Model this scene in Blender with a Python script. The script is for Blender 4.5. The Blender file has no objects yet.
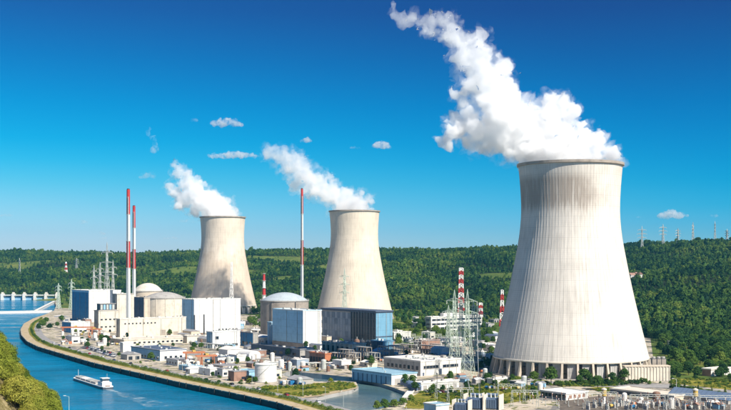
import bpy, bmesh, math, random
import numpy as np
from mathutils import Vector, Matrix, noise as mnoise
R = math.radians
S = bpy.context.scene
C = S.collection
random.seed(7)
rng = np.random.default_rng(7)

# ------------------------------------------------------------------ camera
# surveyed frame: metres, x right, y away from the viewpoint, z up; viewpoint 85 m above the river terrace
FP, HC, CX, HY = 1100.0, 85.0, 365.5, 263.0
cam_d = bpy.data.cameras.new('camera')
cam = bpy.data.objects.new('camera', cam_d); C.objects.link(cam)
cam.location = (0, 0, HC); cam.rotation_euler = (R(90), 0, 0)
cam_d.sensor_width = 36; cam_d.lens = 36 * FP / 731; cam_d.shift_y = (HY - 205) / 731
cam_d.clip_start = 1; cam_d.clip_end = 60000
S.camera = cam

# ------------------------------------------------------------------ sky and sun
SUN_AZ = (0.682, -0.731)            # horizontal direction towards the sun
SUN_EL = R(43.5)
W = bpy.data.worlds.new('World'); S.world = W; W.use_nodes = True
nt = W.node_tree; nt.nodes.clear()
wo = nt.nodes.new('ShaderNodeOutputWorld'); bg = nt.nodes.new('ShaderNodeBackground')
sk = nt.nodes.new('ShaderNodeTexSky'); sk.sky_type = 'NISHITA'; sk.sun_disc = False
sk.sun_elevation = SUN_EL; sk.sun_rotation = math.atan2(SUN_AZ[0], SUN_AZ[1])
sk.altitude = 200; sk.air_density = 1.0; sk.dust_density = 0.35; sk.ozone_density = 2.2
# a deep polarised blue: the tint follows elevation and the angle from the sun, the same all round the sky
geo = nt.nodes.new('ShaderNodeTexCoord'); sep = nt.nodes.new('ShaderNodeSeparateXYZ')
nt.links.new(geo.outputs['Generated'], sep.inputs[0])
def sky_ramp(stops):
    r_ = nt.nodes.new('ShaderNodeValToRGB'); e_ = r_.color_ramp.elements
    while len(e_) < len(stops): e_.new(0.5)
    for i_, (p_, c_) in enumerate(stops): e_[i_].position = p_; e_[i_].color = (c_[0]/1.5, c_[1]/1.5, c_[2]/1.5, 1)
    nt.links.new(sep.outputs[2], r_.inputs[0]); return r_.outputs[0]
tint_a = sky_ramp([(0.0,(.80,1.0,1.5)), (.021,(.70,.976,1.477)), (.042,(.50,.93,1.33)), (.072,(.21,.87,1.19)), (.090,(.08,.83,1.17)), (.108,(.02,.78,1.14)), (.14,(.012,.69,1.07)), (.18,(.02,.565,.97)), (.222,(.045,.436,.863)), (.5,(.08,.40,.80))])
tint_b = sky_ramp([(0.0,(.55,.95,1.5)), (.021,(.28,.85,1.45)), (.034,(.14,.766,1.41)), (.050,(.045,.71,1.29)), (.072,(.005,.644,1.158)), (.105,(.003,.545,1.03)), (.14,(.003,.446,.907)), (.18,(.02,.335,.75)), (.222,(.05,.235,.605)), (.5,(.08,.22,.56))])
dv = nt.nodes.new('ShaderNodeVectorMath'); dv.operation = 'DOT_PRODUCT'
dv.inputs[1].default_value = (SUN_AZ[0]*math.cos(SUN_EL), SUN_AZ[1]*math.cos(SUN_EL), math.sin(SUN_EL))
nt.links.new(geo.outputs['Generated'], dv.inputs[0])
sq = nt.nodes.new('ShaderNodeMath'); sq.operation = 'MULTIPLY'
nt.links.new(dv.outputs['Value'], sq.inputs[0]); nt.links.new(dv.outputs['Value'], sq.inputs[1])
mr = nt.nodes.new('ShaderNodeMapRange'); mr.inputs['From Min'].default_value = .382; mr.inputs['From Max'].default_value = .083
nt.links.new(sq.outputs[0], mr.inputs['Value'])
mt = nt.nodes.new('ShaderNodeMix'); mt.data_type = 'RGBA'
nt.links.new(mr.outputs[0], mt.inputs[0]); nt.links.new(tint_a, mt.inputs[6]); nt.links.new(tint_b, mt.inputs[7])
mm = nt.nodes.new('ShaderNodeMix'); mm.data_type = 'RGBA'; mm.blend_type = 'MULTIPLY'; mm.inputs[0].default_value = 1.0
nt.links.new(sk.outputs[0], mm.inputs[6]); nt.links.new(mt.outputs[2], mm.inputs[7]); nt.links.new(mm.outputs[2], bg.inputs[0])
bg.inputs[1].default_value = 0.095
nt.links.new(bg.outputs[0], wo.inputs[0])
sd = bpy.data.lights.new('sun', 'SUN'); sd.energy = 5.0; sd.angle = R(0.53); sd.color = (1.0, 0.93, 0.82)
so = bpy.data.objects.new('sun', sd); C.objects.link(so)
sv = Vector((SUN_AZ[0] * math.cos(SUN_EL), SUN_AZ[1] * math.cos(SUN_EL), math.sin(SUN_EL)))
so.rotation_euler = sv.to_track_quat('Z', 'Y').to_euler(); so.location = (300, 100, 600)
S.view_settings.view_transform = 'Standard'; S.view_settings.look = 'None'
S.view_settings.exposure = 0.6; S.view_settings.gamma = 1.0
S.view_settings.use_curve_mapping = False
S.render.engine = 'CYCLES'
S.cycles.use_denoising = True
S.cycles.max_bounces = 24; S.cycles.volume_bounces = 20; S.cycles.diffuse_bounces = 4; S.cycles.glossy_bounces = 4; S.cycles.transparent_max_bounces = 16
S.cycles.volume_step_rate = 1.0; S.cycles.volume_max_steps = 256

# ------------------------------------------------------------------ helpers
def gp(px, py, z=0.0):
    Y = FP * (HC - z) / (py - HY)
    return Vector(((px - CX) * Y / FP, Y, z))

def at(px, py, Y):
    return Vector(((px - CX) * Y / FP, Y, HC - (py - HY) * Y / FP))

class MB:
    def __init__(s): s.v = []; s.f = []; s.m = []
    def add(s, vs, fs, mi=0):
        o = len(s.v); s.v += [tuple(p) for p in vs]
        for k in fs: s.f.append(tuple(i + o for i in k)); s.m.append(mi)
        return s
    def box(s, x0, x1, y0, y1, z0, z1, mi=0, bottom=True):
        vs = [(x0,y0,z0),(x1,y0,z0),(x1,y1,z0),(x0,y1,z0),(x0,y0,z1),(x1,y0,z1),(x1,y1,z1),(x0,y1,z1)]
        fs = [(4,5,6,7),(0,1,5,4),(1,2,6,5),(2,3,7,6),(3,0,4,7)] + ([(3,2,1,0)] if bottom else [])
        return s.add(vs, fs, mi)
    def prism(s, poly, z0, z1, mi=0, cap=True):
        n = len(poly)
        vs = [(x,y,z0) for x,y in poly] + [(x,y,z1) for x,y in poly]
        fs = [(i,(i+1)%n,n+(i+1)%n,n+i) for i in range(n)]
        if cap: fs += [tuple(range(n,2*n)), tuple(range(n-1,-1,-1))]
        return s.add(vs, fs, mi)
    def sheet(s, poly, z, mi=0):
        return s.add([(x,y,z) for x,y in poly], [tuple(range(len(poly)))], mi)
    def tube(s, p0, p1, r0, r1=None, n=6, mi=0, cap=True):
        r1 = r0 if r1 is None else r1
        p0 = Vector(p0); p1 = Vector(p1); d = (p1-p0)
        if d.length < 1e-6: return s
        q = d.to_track_quat('Z','Y'); vs = []
        for p, r in ((p0,r0),(p1,r1)):
            for i in range(n):
                a = 2*math.pi*i/n; vs.append(p + q @ Vector((r*math.cos(a), r*math.sin(a), 0)))
        fs = [(i,(i+1)%n,n+(i+1)%n,n+i) for i in range(n)]
        if cap: fs += [tuple(range(n,2*n)), tuple(range(n-1,-1,-1))]
        return s.add(vs, fs, mi)
    def lathe(s, prof, n=32, mi=0, cx=0, cy=0, a0=0, a1=2*math.pi):
        full = abs(a1-a0-2*math.pi) < 1e-6; m = n if full else n+1
        vs = [(cx+r*math.cos(a0+(a1-a0)*i/n), cy+r*math.sin(a0+(a1-a0)*i/n), z) for r,z in prof for i in range(m)]
        fs = []
        for j in range(len(prof)-1):
            for i in range(n):
                k = (i+1) % m
                fs.append((j*m+i, j*m+k, (j+1)*m+k, (j+1)*m+i))
        return s.add(vs, fs, mi)
    def build(s, name, mats, parent=None, loc=None, rz=0, smooth=False):
        me = bpy.data.meshes.new(name); me.from_pydata(s.v, [], s.f)
        if not isinstance(mats, (list, tuple)): mats = [mats]
        for m in mats: me.materials.append(m)
        if len(mats) > 1: me.polygons.foreach_set('material_index', s.m)
        if smooth: me.polygons.foreach_set('use_smooth', [True]*len(me.polygons))
        me.validate(); me.update()
        return link(name, me, parent, loc, rz)

def link(name, me, parent=None, loc=None, rz=0):
    o = bpy.data.objects.new(name, me); C.objects.link(o)
    if parent: o.parent = parent
    if loc is not None: o.location = loc
    if rz: o.rotation_euler = (0,0,rz)
    return o

def tag(o, label=None, cat=None, group=None, kind=None):
    if label: o['label'] = label
    if cat: o['category'] = cat
    if group: o['group'] = group
    if kind: o['kind'] = kind
    return o

def thing(name, label, cat, loc=(0,0,0), rz=0, group=None):
    o = bpy.data.objects.new(name, None); C.objects.link(o)
    o.location = loc; o.rotation_euler = (0,0,rz); o.empty_display_size = 2
    return tag(o, label, cat, group)

def copy_tree(o, parent=None):
    c = o.copy(); C.objects.link(c); c.parent = parent
    for ch in list(o.children): copy_tree(ch, c)
    return c

# ------------------------------------------------------------------ materials
class N:
    def __init__(s, name):
        s.mat = bpy.data.materials.new(name); s.mat.use_nodes = True
        s.t = s.mat.node_tree; s.n = s.t.nodes; s.bsdf = s.n['Principled BSDF']; s.out = s.n['Material Output']
    def new(s, k, **kw):
        x = s.n.new(k)
        for a, b in kw.items(): setattr(x, a, b)
        return x
    def l(s, a, b): s.t.links.new(a, b)
    def coord(s, kind='Object', scale=(1,1,1)):
        tc = s.new('ShaderNodeTexCoord'); mp = s.new('ShaderNodeMapping'); mp.inputs['Scale'].default_value = scale
        s.l(tc.outputs[kind], mp.inputs['Vector']); return mp.outputs[0]
    def world(s, scale=(1,1,1)):
        g = s.new('ShaderNodeNewGeometry'); mp = s.new('ShaderNodeMapping'); mp.inputs['Scale'].default_value = scale
        s.l(g.outputs['Position'], mp.inputs['Vector']); return mp.outputs[0]
    def noise(s, vec, scale, detail=4, rough=0.55, dist=0):
        x = s.new('ShaderNodeTexNoise'); x.inputs['Scale'].default_value = scale
        x.inputs['Detail'].default_value = detail; x.inputs['Roughness'].default_value = rough
        x.inputs['Distortion'].default_value = dist
        s.l(vec, x.inputs['Vector']); return x.outputs['Fac']
    def ramp(s, fac, stops, interp='LINEAR'):
        x = s.new('ShaderNodeValToRGB'); x.color_ramp.interpolation = interp
        e = x.color_ramp.elements
        while len(e) < len(stops): e.new(0.5)
        for i, (p, c) in enumerate(stops):
            e[i].position = p; e[i].color = (*c, 1) if len(c) == 3 else c
        s.l(fac, x.inputs[0]); return x.outputs[0]
    def math(s, op, a, b=None, c=None, clamp=False):
        x = s.new('ShaderNodeMath', operation=op); x.use_clamp = clamp
        for i, q in enumerate((a, b, c)):
            if q is None: continue
            if isinstance(q, (int, float)): x.inputs[i].default_value = q
            else: s.l(q, x.inputs[i])
        return x.outputs[0]
    def sstep(s, v, a, b):
        x = s.new('ShaderNodeMapRange', interpolation_type='SMOOTHSTEP')
        x.inputs['From Min'].default_value = a; x.inputs['From Max'].default_value = b
        s.l(v, x.inputs['Value']); return x.outputs[0]
    def mix(s, fac, a, b, blend='MIX'):
        x = s.new('ShaderNodeMix', data_type='RGBA', blend_type=blend)
        for i, q in ((0,fac),(6,a),(7,b)):
            if isinstance(q, (int, float)): x.inputs[i].default_value = q
            elif isinstance(q, tuple): x.inputs[i].default_value = (*q, 1) if len(q) == 3 else q
            else: s.l(q, x.inputs[i])
        return x.outputs[2]
    def bump(s, h, strength=0.3, dist=0.1):
        x = s.new('ShaderNodeBump'); x.inputs['Strength'].default_value = strength; x.inputs['Distance'].default_value = dist
        s.l(h, x.inputs['Height']); s.l(x.outputs[0], s.bsdf.inputs['Normal'])
    def color(s, c): s.l(c, s.bsdf.inputs['Base Color']); return s
    def rough(s, r, spec=0.3):
        s.bsdf.inputs['Roughness'].default_value = r; s.bsdf.inputs['Specular IOR Level'].default_value = spec; return s

_wc = {}
def weathered(name, col, var=0.16, rough=0.75, streak=True, seams=0.0, metal=0.0, spec=0.3):
    """painted / rendered / clad wall: base colour, blotches, rain streaks and optional sheet seams"""
    if name in _wc: return _wc[name]
    m = N(name); m.rough(rough, spec); m.bsdf.inputs['Metallic'].default_value = metal
    w = m.world()
    d = tuple(c*(1-2.2*var) for c in col); b = tuple(min(0.86, c*(1+0.5*var)) for c in col)
    f = m.noise(w, 0.16, 6, 0.65)
    c = m.ramp(f, [(0.3, d), (0.5, col), (0.75, b)])
    if streak:
        st = m.noise(m.world((0.9, 0.9, 0.05)), 1.0, 4, 0.6)
        k = m.math('MULTIPLY', m.sstep(st, 0.52, 0.76), 0.42)
        c = m.mix(k, c, tuple(x*0.5 for x in col))
    if seams:
        o = m.coord('Object'); sp = m.new('ShaderNodeSeparateXYZ'); m.l(o, sp.inputs[0])
        xy = m.math('ADD', sp.outputs[0], sp.outputs[1])
        fr = m.math('FRACT', m.math('DIVIDE', xy, seams))
        line = m.math('LESS_THAN', fr, 0.09)
        c = m.mix(m.math('MULTIPLY', line, 0.42), c, tuple(x*0.45 for x in col))
        fz = m.math('LESS_THAN', m.math('FRACT', m.math('DIVIDE', sp.outputs[2], seams*2.3)), 0.05)
        c = m.mix(m.math('MULTIPLY', fz, 0.34), c, tuple(x*0.45 for x in col))
    m.color(c)
    m.bump(m.noise(w, 1.5, 3), 0.25, 0.05)
    _wc[name] = m.mat
    return m.mat

def plain(name, col, rough=0.6, metal=0.0, spec=0.4, var=0.12):
    if name in _wc: return _wc[name]
    m = N(name); m.rough(rough, spec); m.bsdf.inputs['Metallic'].default_value = metal
    f = m.noise(m.world(), 0.7, 3)
    m.color(m.ramp(f, [(0.3, tuple(c*(1-var) for c in col)), (0.7, tuple(min(.9,c*(1+var)) for c in col))]))
    _wc[name] = m.mat
    return m.mat

WHITE = weathered('white_cladding', (0.74,0.73,0.70), 0.06, 0.6, True, 3.0)
WHITEP = weathered('white_plaster', (0.72,0.69,0.63), 0.10, 0.8)
BLUE = weathered('blue_cladding', (0.03,0.20,0.42), 0.10, 0.5, True, 3.0)
LBLUE = weathered('pale_blue_shade_cladding', (0.34,0.60,0.78), 0.08, 0.5, True, 3.0)  # lighter, bluer copy: blue shade of the river faces put into the colour
JBLUE = weathered('lit_blue_cladding', (0.17,0.36,0.50), 0.08, 0.5, True, 3.0)  # darker copy of the same cladding for sunlit ends
LBLUE2 = weathered('sky_blue_cladding', (0.27,0.48,0.64), 0.08, 0.5, True, 3.0)
BEIGE = weathered('beige_concrete', (0.60,0.51,0.40), 0.12, 0.85)
BEIGE2 = weathered('pale_beige_concrete', (0.66,0.60,0.50), 0.12, 0.85)
CONC = weathered('grey_concrete', (0.40,0.38,0.35), 0.16, 0.85)
BROWNC = weathered('brown_concrete', (0.36,0.31,0.26), 0.18, 0.85)
ROOFW = weathered('white_roof_membrane', (0.72,0.70,0.66), 0.10, 0.8, False)
ROOFG = weathered('grey_roof_felt', (0.30,0.30,0.31), 0.2, 0.85, False)
SLATE = weathered('slate_blue_sheeting', (0.10,0.13,0.19), 0.15, 0.6, True, 2.5)
ROOFB = weathered('pale_blue_roof_sheet', (0.30,0.48,0.58), 0.10, 0.55, True, 2.5)
DARK = plain('dark_recess', (0.035,0.04,0.05), 0.8)
GLASS = plain('dark_window_glass', (0.02,0.03,0.045), 0.08, 0, 0.6)
REDP = weathered('red_paint', (0.48,0.045,0.04), 0.10, 0.55)
WHTP = weathered('white_paint', (0.78,0.76,0.72), 0.06, 0.55)
ORANGE = plain('orange_paint', (0.46,0.17,0.08), 0.55)
BRICK = weathered('red_brown_brickwork', (0.33,0.20,0.15), 0.2, 0.9)
STEEL = plain('galvanised_steel', (0.50,0.52,0.48), 0.55, 0.2)
PALESTEEL = plain('pale_green_steel', (0.52,0.60,0.50), 0.6, 0.0)
DSTEEL = plain('dark_steel', (0.07,0.075,0.085), 0.5, 0.3)
RUST = plain('rusty_brown_steel', (0.22,0.13,0.09), 0.7, 0.1, 0.3, 0.3)
YEL = plain('ochre_paint', (0.55,0.38,0.10), 0.6)
PORC = plain('pale_porcelain', (0.72,0.70,0.62), 0.35)
BLUEGREY = weathered('blue_grey_enamel', (0.14,0.20,0.30), 0.1, 0.5)
BARK = plain('bark', (0.10,0.075,0.05), 0.9, 0, 0.1, 0.3)
GRAVEL = weathered('tan_gravel', (0.46,0.36,0.22), 0.22, 0.95, False)
ASPH = weathered('asphalt', (0.12,0.12,0.125), 0.2, 0.9, False)
PALEASPH = weathered('pale_worn_asphalt', (0.30,0.29,0.28), 0.2, 0.9, False)
QUAYW = weathered('wet_quay_wall', (0.06,0.06,0.055), 0.25, 0.7)

def leaf_mat(name, stops, rnd_amt=1.0):
    m = N(name); m.rough(0.75, 0.12)
    oi = m.new('ShaderNodeObjectInfo')
    f = m.noise(m.world(), 0.45, 3)
    a = m.math('ADD', m.math('SUBTRACT', m.math('MULTIPLY', oi.outputs['Random'], 0.50*rnd_amt), -0.04), m.math('MULTIPLY', f, 0.5))
    big = m.noise(m.world(), 0.006, 3)  # broad and mid tone noise: shaded hollows and sunlit crowns put into colour
    a = m.math('ADD', a, m.math('MULTIPLY', m.math('SUBTRACT', big, 0.5), 2.2))
    mid = m.noise(m.world(), 0.021, 3)
    a = m.math('ADD', a, m.math('MULTIPLY', m.math('SUBTRACT', mid, 0.5), 1.5))
    c = m.ramp(a, stops); m.color(c)
    tr = m.new('ShaderNodeBsdfTranslucent'); m.l(c, tr.inputs[0])
    ms = m.new('ShaderNodeMixShader'); ms.inputs[0].default_value = 0.20
    m.l(m.bsdf.outputs[0], ms.inputs[1]); m.l(tr.outputs[0], ms.inputs[2]); m.l(ms.outputs[0], m.out.inputs[0])
    return m.mat
LEAF = leaf_mat('foliage', [(0.10,(0.016,0.050,0.016)), (0.40,(0.050,0.110,0.020)), (0.70,(0.092,0.165,0.026)), (1.0,(0.165,0.225,0.036))])
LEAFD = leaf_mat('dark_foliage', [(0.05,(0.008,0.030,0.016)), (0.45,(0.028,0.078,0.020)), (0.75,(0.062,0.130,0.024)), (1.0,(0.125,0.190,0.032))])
LEAFY = leaf_mat('yellow_green_foliage', [(0.0,(0.07,0.12,0.015)), (0.3,(0.15,0.205,0.024)), (0.6,(0.24,0.275,0.034)), (1.0,(0.36,0.34,0.06))])

def grass_mat(name, a, b, c, scale=0.05):
    m = N(name); m.rough(0.95, 0.1)
    f = m.noise(m.world(), scale, 8, 0.7)
    g = m.noise(m.world(), scale*14, 4, 0.6)
    x = m.math('ADD', m.math('MULTIPLY', f, 0.75), m.math('MULTIPLY', g, 0.25))
    m.color(m.ramp(x, [(0.36, a), (0.5, b), (0.64, c)])); m.bump(g, 0.8, 0.4)
    return m.mat
GRASS = grass_mat('dry_grass', (0.07,0.105,0.018), (0.20,0.19,0.028), (0.36,0.30,0.06), 0.11)
MEADOW = grass_mat('meadow', (0.04,0.075,0.016), (0.09,0.13,0.025), (0.20,0.20,0.04), 0.01)
def ground_mat():
    m = N('site_ground'); m.rough(0.95, 0.15)
    w = m.world()
    f = m.noise(w, 0.02, 7, 0.65); g = m.noise(w, 0.12, 5, 0.6); h = m.noise(w, 0.9, 4)
    c = m.ramp(f, [(0.36,(0.30,0.27,0.22)), (0.48,(0.50,0.43,0.33)), (0.58,(0.56,0.49,0.38)), (0.7,(0.40,0.35,0.28))])
    c = m.mix(m.sstep(g, 0.53, 0.60), c, (0.13,0.14,0.045))
    g2 = m.noise(w, 0.035, 6, 0.6, 1.0)
    c = m.mix(m.math('MULTIPLY', m.sstep(g2, 0.54, 0.58), .85), c, (0.17,0.165,0.165))
    c = m.mix(m.math('MULTIPLY', m.sstep(h, 0.5, 0.8), 0.35), c, (0.12,0.11,0.10))
    m.color(c); m.bump(h, 0.4, 0.1)
    return m.mat
GROUND = ground_mat()
def water_mat(name, col, rough, bump, sc):
    m = N(name); m.rough(rough, 0.5); m.bsdf.inputs['IOR'].default_value = 1.33
    w = m.world((1,1,1))
    big = m.noise(m.world((.6,1,1)), 0.012, 5, 0.65)
    m.color(m.ramp(big, [(0.32, tuple(x*0.72 for x in col)), (0.5, col), (0.68, tuple(x*1.3 for x in col))]))
    gust = m.noise(m.world((.35,1,1)), 0.022, 5, 0.6, 0.8)
    m.l(m.ramp(gust, [(0.38,(rough*.6,)*3), (0.62,(rough*2.6,)*3)]), m.bsdf.inputs['Roughness'])
    a = m.noise(m.world((1,1.6,1)), sc, 6, 0.65); b = m.noise(w, sc*0.22, 4, .6)
    m.bump(m.math('ADD', a, m.math('MULTIPLY', b, 2.2)), bump, 1.0)
    return m.mat
WATER = water_mat('river_water', (0.001,0.165,0.30), 0.10, 0.70, 0.30)
WATERC = water_mat('canal_water', (0.07,0.135,0.145), 0.10, 0.25, 0.3)

# ------------------------------------------------------------------ trees (shared meshes)
def crown_data(seed, h, r, lobes, leaves, size, z0=0.28, cone=0.0, upright=1.0):
    """leaf faces spread over the lobes of a crown; returns verts, faces"""
    g = np.random.default_rng(seed)
    cs = []; rs = []
    for i in range(lobes):
        t = (i + 0.5) / lobes
        z = h*(z0 + (1-z0)*(0.10 + 0.78*t))
        prof = math.sin(math.pi*min(1, 0.22 + 0.74*t))**0.7 if not cone else (1-0.85*t)
        rad = r*prof*0.62*math.sqrt(g.uniform(0.15, 1.0)); a = i*2.399 + g.uniform(-.5,.5)
        cs.append((rad*math.cos(a), rad*math.sin(a), z)); rs.append(r*(g.uniform(0.36,0.56) if not cone else 0.5*(1-0.7*t)))
    cs = np.array(cs); rs = np.array(rs)
    k = g.choice(lobes, leaves, p=rs**2/np.sum(rs**2))
    d = g.normal(size=(leaves,3)); d /= np.linalg.norm(d,axis=1)[:,None]
    d[:,2] = np.abs(d[:,2])*0.9 - 0.28*(g.random(leaves) < .45)
    rr = rs[k]*g.uniform(0.72, 1.08, leaves)
    p = cs[k] + d*rr[:,None]*np.array([1,1,0.85*upright])
    nrm = d + g.normal(size=(leaves,3))*0.45; nrm /= np.linalg.norm(nrm,axis=1)[:,None]
    up = g.normal(size=(leaves,3)); tx = np.cross(nrm, up); tx /= np.linalg.norm(tx,axis=1)[:,None]
    ty = np.cross(nrm, tx); s = (size*g.uniform(0.6,1.35,leaves))[:,None]
    v = np.stack([p+tx*s, p+ty*s*0.75, p-tx*s, p-ty*s*0.75], axis=1).reshape(-1,3)
    f = np.arange(leaves*4).reshape(-1,4)
    return v, f

def raw_mesh(name, v, f, mat):
    me = bpy.data.meshes.new(name)
    me.vertices.add(len(v)); me.vertices.foreach_set('co', np.asarray(v, dtype=np.float32).ravel())
    f = np.asarray(f); n, k = f.shape
    me.loops.add(n*k); me.loops.foreach_set('vertex_index', f.astype(np.int32).ravel())
    me.polygons.add(n); me.polygons.foreach_set('loop_start', np.arange(0,n*k,k,dtype=np.int32))
    me.materials.append(mat); me.update(calc_edges=True); me.validate()
    return me

def trunk_mesh(name, seed, h, r):
    g = random.Random(seed); mb = MB(); th = h*0.62
    p = Vector((0,0,-0.6)); rad = h*0.028
    top = Vector((g.uniform(-.4,.4), g.uniform(-.4,.4), th)); mid = Vector((g.uniform(-.3,.3), g.uniform(-.3,.3), th*0.45))
    mb.tube(p, mid, rad, rad*0.75, 6); mb.tube(mid, top, rad*0.75, rad*0.3, 6)
    for i in range(6):
        a = i*1.05 + g.uniform(-.3,.3); q = mid.lerp(top, g.uniform(0,.8))
        e = q + Vector((math.cos(a)*r*0.6, math.sin(a)*r*0.6, h*g.uniform(.12,.25)))
        mb.tube(q, e, rad*0.38, rad*0.12, 5)
    me = bpy.data.meshes.new(name); me.from_pydata(mb.v, [], mb.f); me.materials.append(BARK); me.update()
    return me

TREES = {}
def tree_kind(key, seed, h, r, lobes, leaves, size, mat, **kw):
    v, f = crown_data(seed, h, r, lobes, leaves, size, **kw)
    TREES[key] = (raw_mesh('crown', v, f, mat), trunk_mesh('trunk', seed, h, r))
for i in range(3):
    tree_kind(('broad',i), 10+i, 10, 4.6, 13, 1500, 0.42, LEAF)
    tree_kind(('dark',i), 20+i, 11, 4.4, 13, 1500, 0.42, LEAFD)
    tree_kind(('shrub',i), 30+i, 3.2, 2.4, 8, 700, 0.24, LEAF, z0=0.05)
    tree_kind(('yellow',i), 40+i, 3.4, 2.3, 8, 700, 0.24, LEAFY, z0=0.05)
    tree_kind(('bank',i), 50+i, 9, 4.4, 22, 14000, 0.15, LEAFY, z0=0.12)
tree_kind(('cone',0), 60, 11, 2.6, 12, 1200, 0.36, LEAFD, z0=0.06, cone=1)

def tree(kind, loc, s, label, group=None, cat='tree', sx=None):
    name = {'broad':'broadleaf_tree','dark':'dark_tree','shrub':'shrub','yellow':'yellow_shrub','bank':'bank_tree','cone':'conifer_tree'}[kind]
    ms = TREES.get((kind, random.randrange(3))) or TREES[(kind,0)]
    o = thing(name, label, cat, loc, random.uniform(0,6.28), group)
    o.scale = (s*random.uniform(.85,1.2) if sx is None else sx,)*2 + (s*random.uniform(.9,1.1),)
    link('crown', ms[0], o); link('trunk', ms[1], o)
    return o

# ------------------------------------------------------------------ ground, water, hills
def lerp_tab(a, tab):
    xs = [t[0] for t in tab]; ys = [t[1] for t in tab]; return float(np.interp(a, xs, ys))
FOOT = [(-.45,3000),(-.33,2800),(-.27,2600),(-.18,2350),(-.1,2150),(.05,2000),(.13,1750),(.2,1450),(.26,1240),(.35,1130),(.5,1050)]
RIDGE = [(-.45,4300),(-.33,4200),(0,3900),(.2,3400),(.35,3050),(.5,3000)]
RZ = [(-.45,128),(-.33,124),(-.2,121),(-.06,127),(.1,128),(.2,128),(.26,134),(.33,139),(.5,142)]
def hill(x, y):
    a = x/max(y, 1.0); y0 = lerp_tab(a, FOOT); y1 = lerp_tab(a, RIDGE); zr = lerp_tab(a, RZ)
    t = (y-y0)/(y1-y0)
    if t <= 0: return -9.0 + max(-1, t)*3 + 8.8*max(0, 1+t*9) if t > -.12 else -9.0
    n = mnoise.noise(Vector((x*.0016, y*.0024, 3.1)))*22 + mnoise.noise(Vector((x*.005, y*.007, 9.1)))*16 + mnoise.noise(Vector((x*.012, y*.014, 4.4)))*5
    if t < 1: z = zr*(0.90*t**0.92 + 0.10*t*t*(3-2*t)); k = min(1, t*4)*(1-max(0,(t-.8)/.2)*.75)
    else: z = zr - (y-y1)*0.035; k = 0.25
    return z + n*k - 0.2

xs = np.linspace(-.5,.5,181); ts = np.concatenate([np.linspace(1000,4600,220), np.linspace(4800,16000,15)])
vs = [(a*y, y, hill(a*y, y)) for y in ts for a in xs]
fs = [(j*181+i, j*181+i+1, (j+1)*181+i+1, (j+1)*181+i) for j in range(len(ts)-1) for i in range(180)]
def clearing(x, y):
    return -max(0, min(.6, (x/max(y,1)-.16)*6)) + mnoise.noise(Vector((x*.0030+4, y*.0050, 1.7))) + .40*mnoise.noise(Vector((x*.013, y*.013, 5.7)))
def hill_mat():
    m = N('hill_ground'); m.rough(0.95, 0.1); w = m.world()
    f = m.noise(w, 0.01, 8, 0.7); g = m.noise(w, .14, 4)
    x = m.math('ADD', m.math('MULTIPLY', f, 0.75), m.math('MULTIPLY', g, 0.25))
    mead = m.ramp(x, [(0.36,(0.05,0.085,0.018)), (0.5,(0.10,0.14,0.028)), (0.64,(0.20,0.20,0.045))])
    at_ = m.new('ShaderNodeAttribute'); at_.attribute_name = 'clearing'
    m.color(m.mix(m.sstep(at_.outputs['Fac'], .27, .40), (0.020,0.030,0.012), mead))
    return m.mat
hb = MB().add(vs, fs).build('hills', hill_mat(), smooth=True); tag(hb, 'green wooded hills rising behind the plant', kind='structure')
ca = hb.data.attributes.new('clearing', 'FLOAT', 'POINT'); ca.data.foreach_set('value', np.array([clearing(v[0],v[1]) for v in vs], dtype=np.float32))

BANK = [(310,412),(277.5,402.3),(230,392),(180,382),(140,373),(95,363),(60,353),(38,346.5),(27,341),(21.5,335),(20.5,329.5),(24,323.5),(33,318.5),(45,314.5),(54,310.5),(56,306),(55,302),(58,297.5)]
bank = [gp(*p) for p in BANK]
q0 = bank[0] + (bank[0]-bank[1]).normalized()*260
poly = [(q0.x,q0.y)] + [(p.x,p.y) for p in bank] + [(-760,3300),(2500,3300),(2500,250),(q0.x+60,250)]
poly = poly[::-1]
# intake basin cut out of the terrace
CANAL = [(312,399),(330,394.5),(352,390),(358.5,386.5),(356,382),(340,380.5),(318,381.5),(296,379),(280,374.5),(290,371),(322,374),(350,377),(372,381),(392,387),(404,391.5),(411,396),(398,403),(380,409),(340,413),(318,407)]
canal = [gp(*p) for p in CANAL]
bm = bmesh.new()
def ring(pts, z):
    vv = [bm.verts.new((p[0],p[1],z)) for p in pts]
    return [bm.edges.new((vv[i], vv[(i+1)%len(vv)])) for i in range(len(vv))]
e = ring(poly, 0) + ring([(p.x,p.y) for p in canal], 0)
bmesh.ops.triangle_fill(bm, edges=e, use_beauty=True, use_dissolve=False)
for f in bm.faces:
    if f.normal.z < 0: f.normal_flip()
me = bpy.data.meshes.new('ground'); bm.to_mesh(me); bm.free(); me.materials.append(GROUND)
tag(link('ground', me), kind='structure')
wq = MB()
n = len(bank); full = [q0]+bank
for i in range(len(full)-1):
    a, b = full[i], full[i+1]
    wq.add([(a.x,a.y,0),(b.x,b.y,0),(b.x,b.y,-9),(a.x,a.y,-9)], [(0,1,2,3)])
qw = tag(wq.build('quay_wall', QUAYW), 'long dark quay wall along the river edge of the plant', 'wall')
fm = bpy.data.meshes.new('fender_pile'); fb_ = MB().box(-.35,.35,-.7,-.02,-7,.5); fm.from_pydata(fb_.v, [], fb_.f); fm.materials.append(QUAYW)
cm_ = bpy.data.meshes.new('coping_stone'); fb_ = MB().box(-4.9,4.9,-.25,.9,-.5,.12); cm_.from_pydata(fb_.v, [], fb_.f); cm_.materials.append(weathered('quay_stone',(0.40,0.36,0.29),.3,.9,False))
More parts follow.
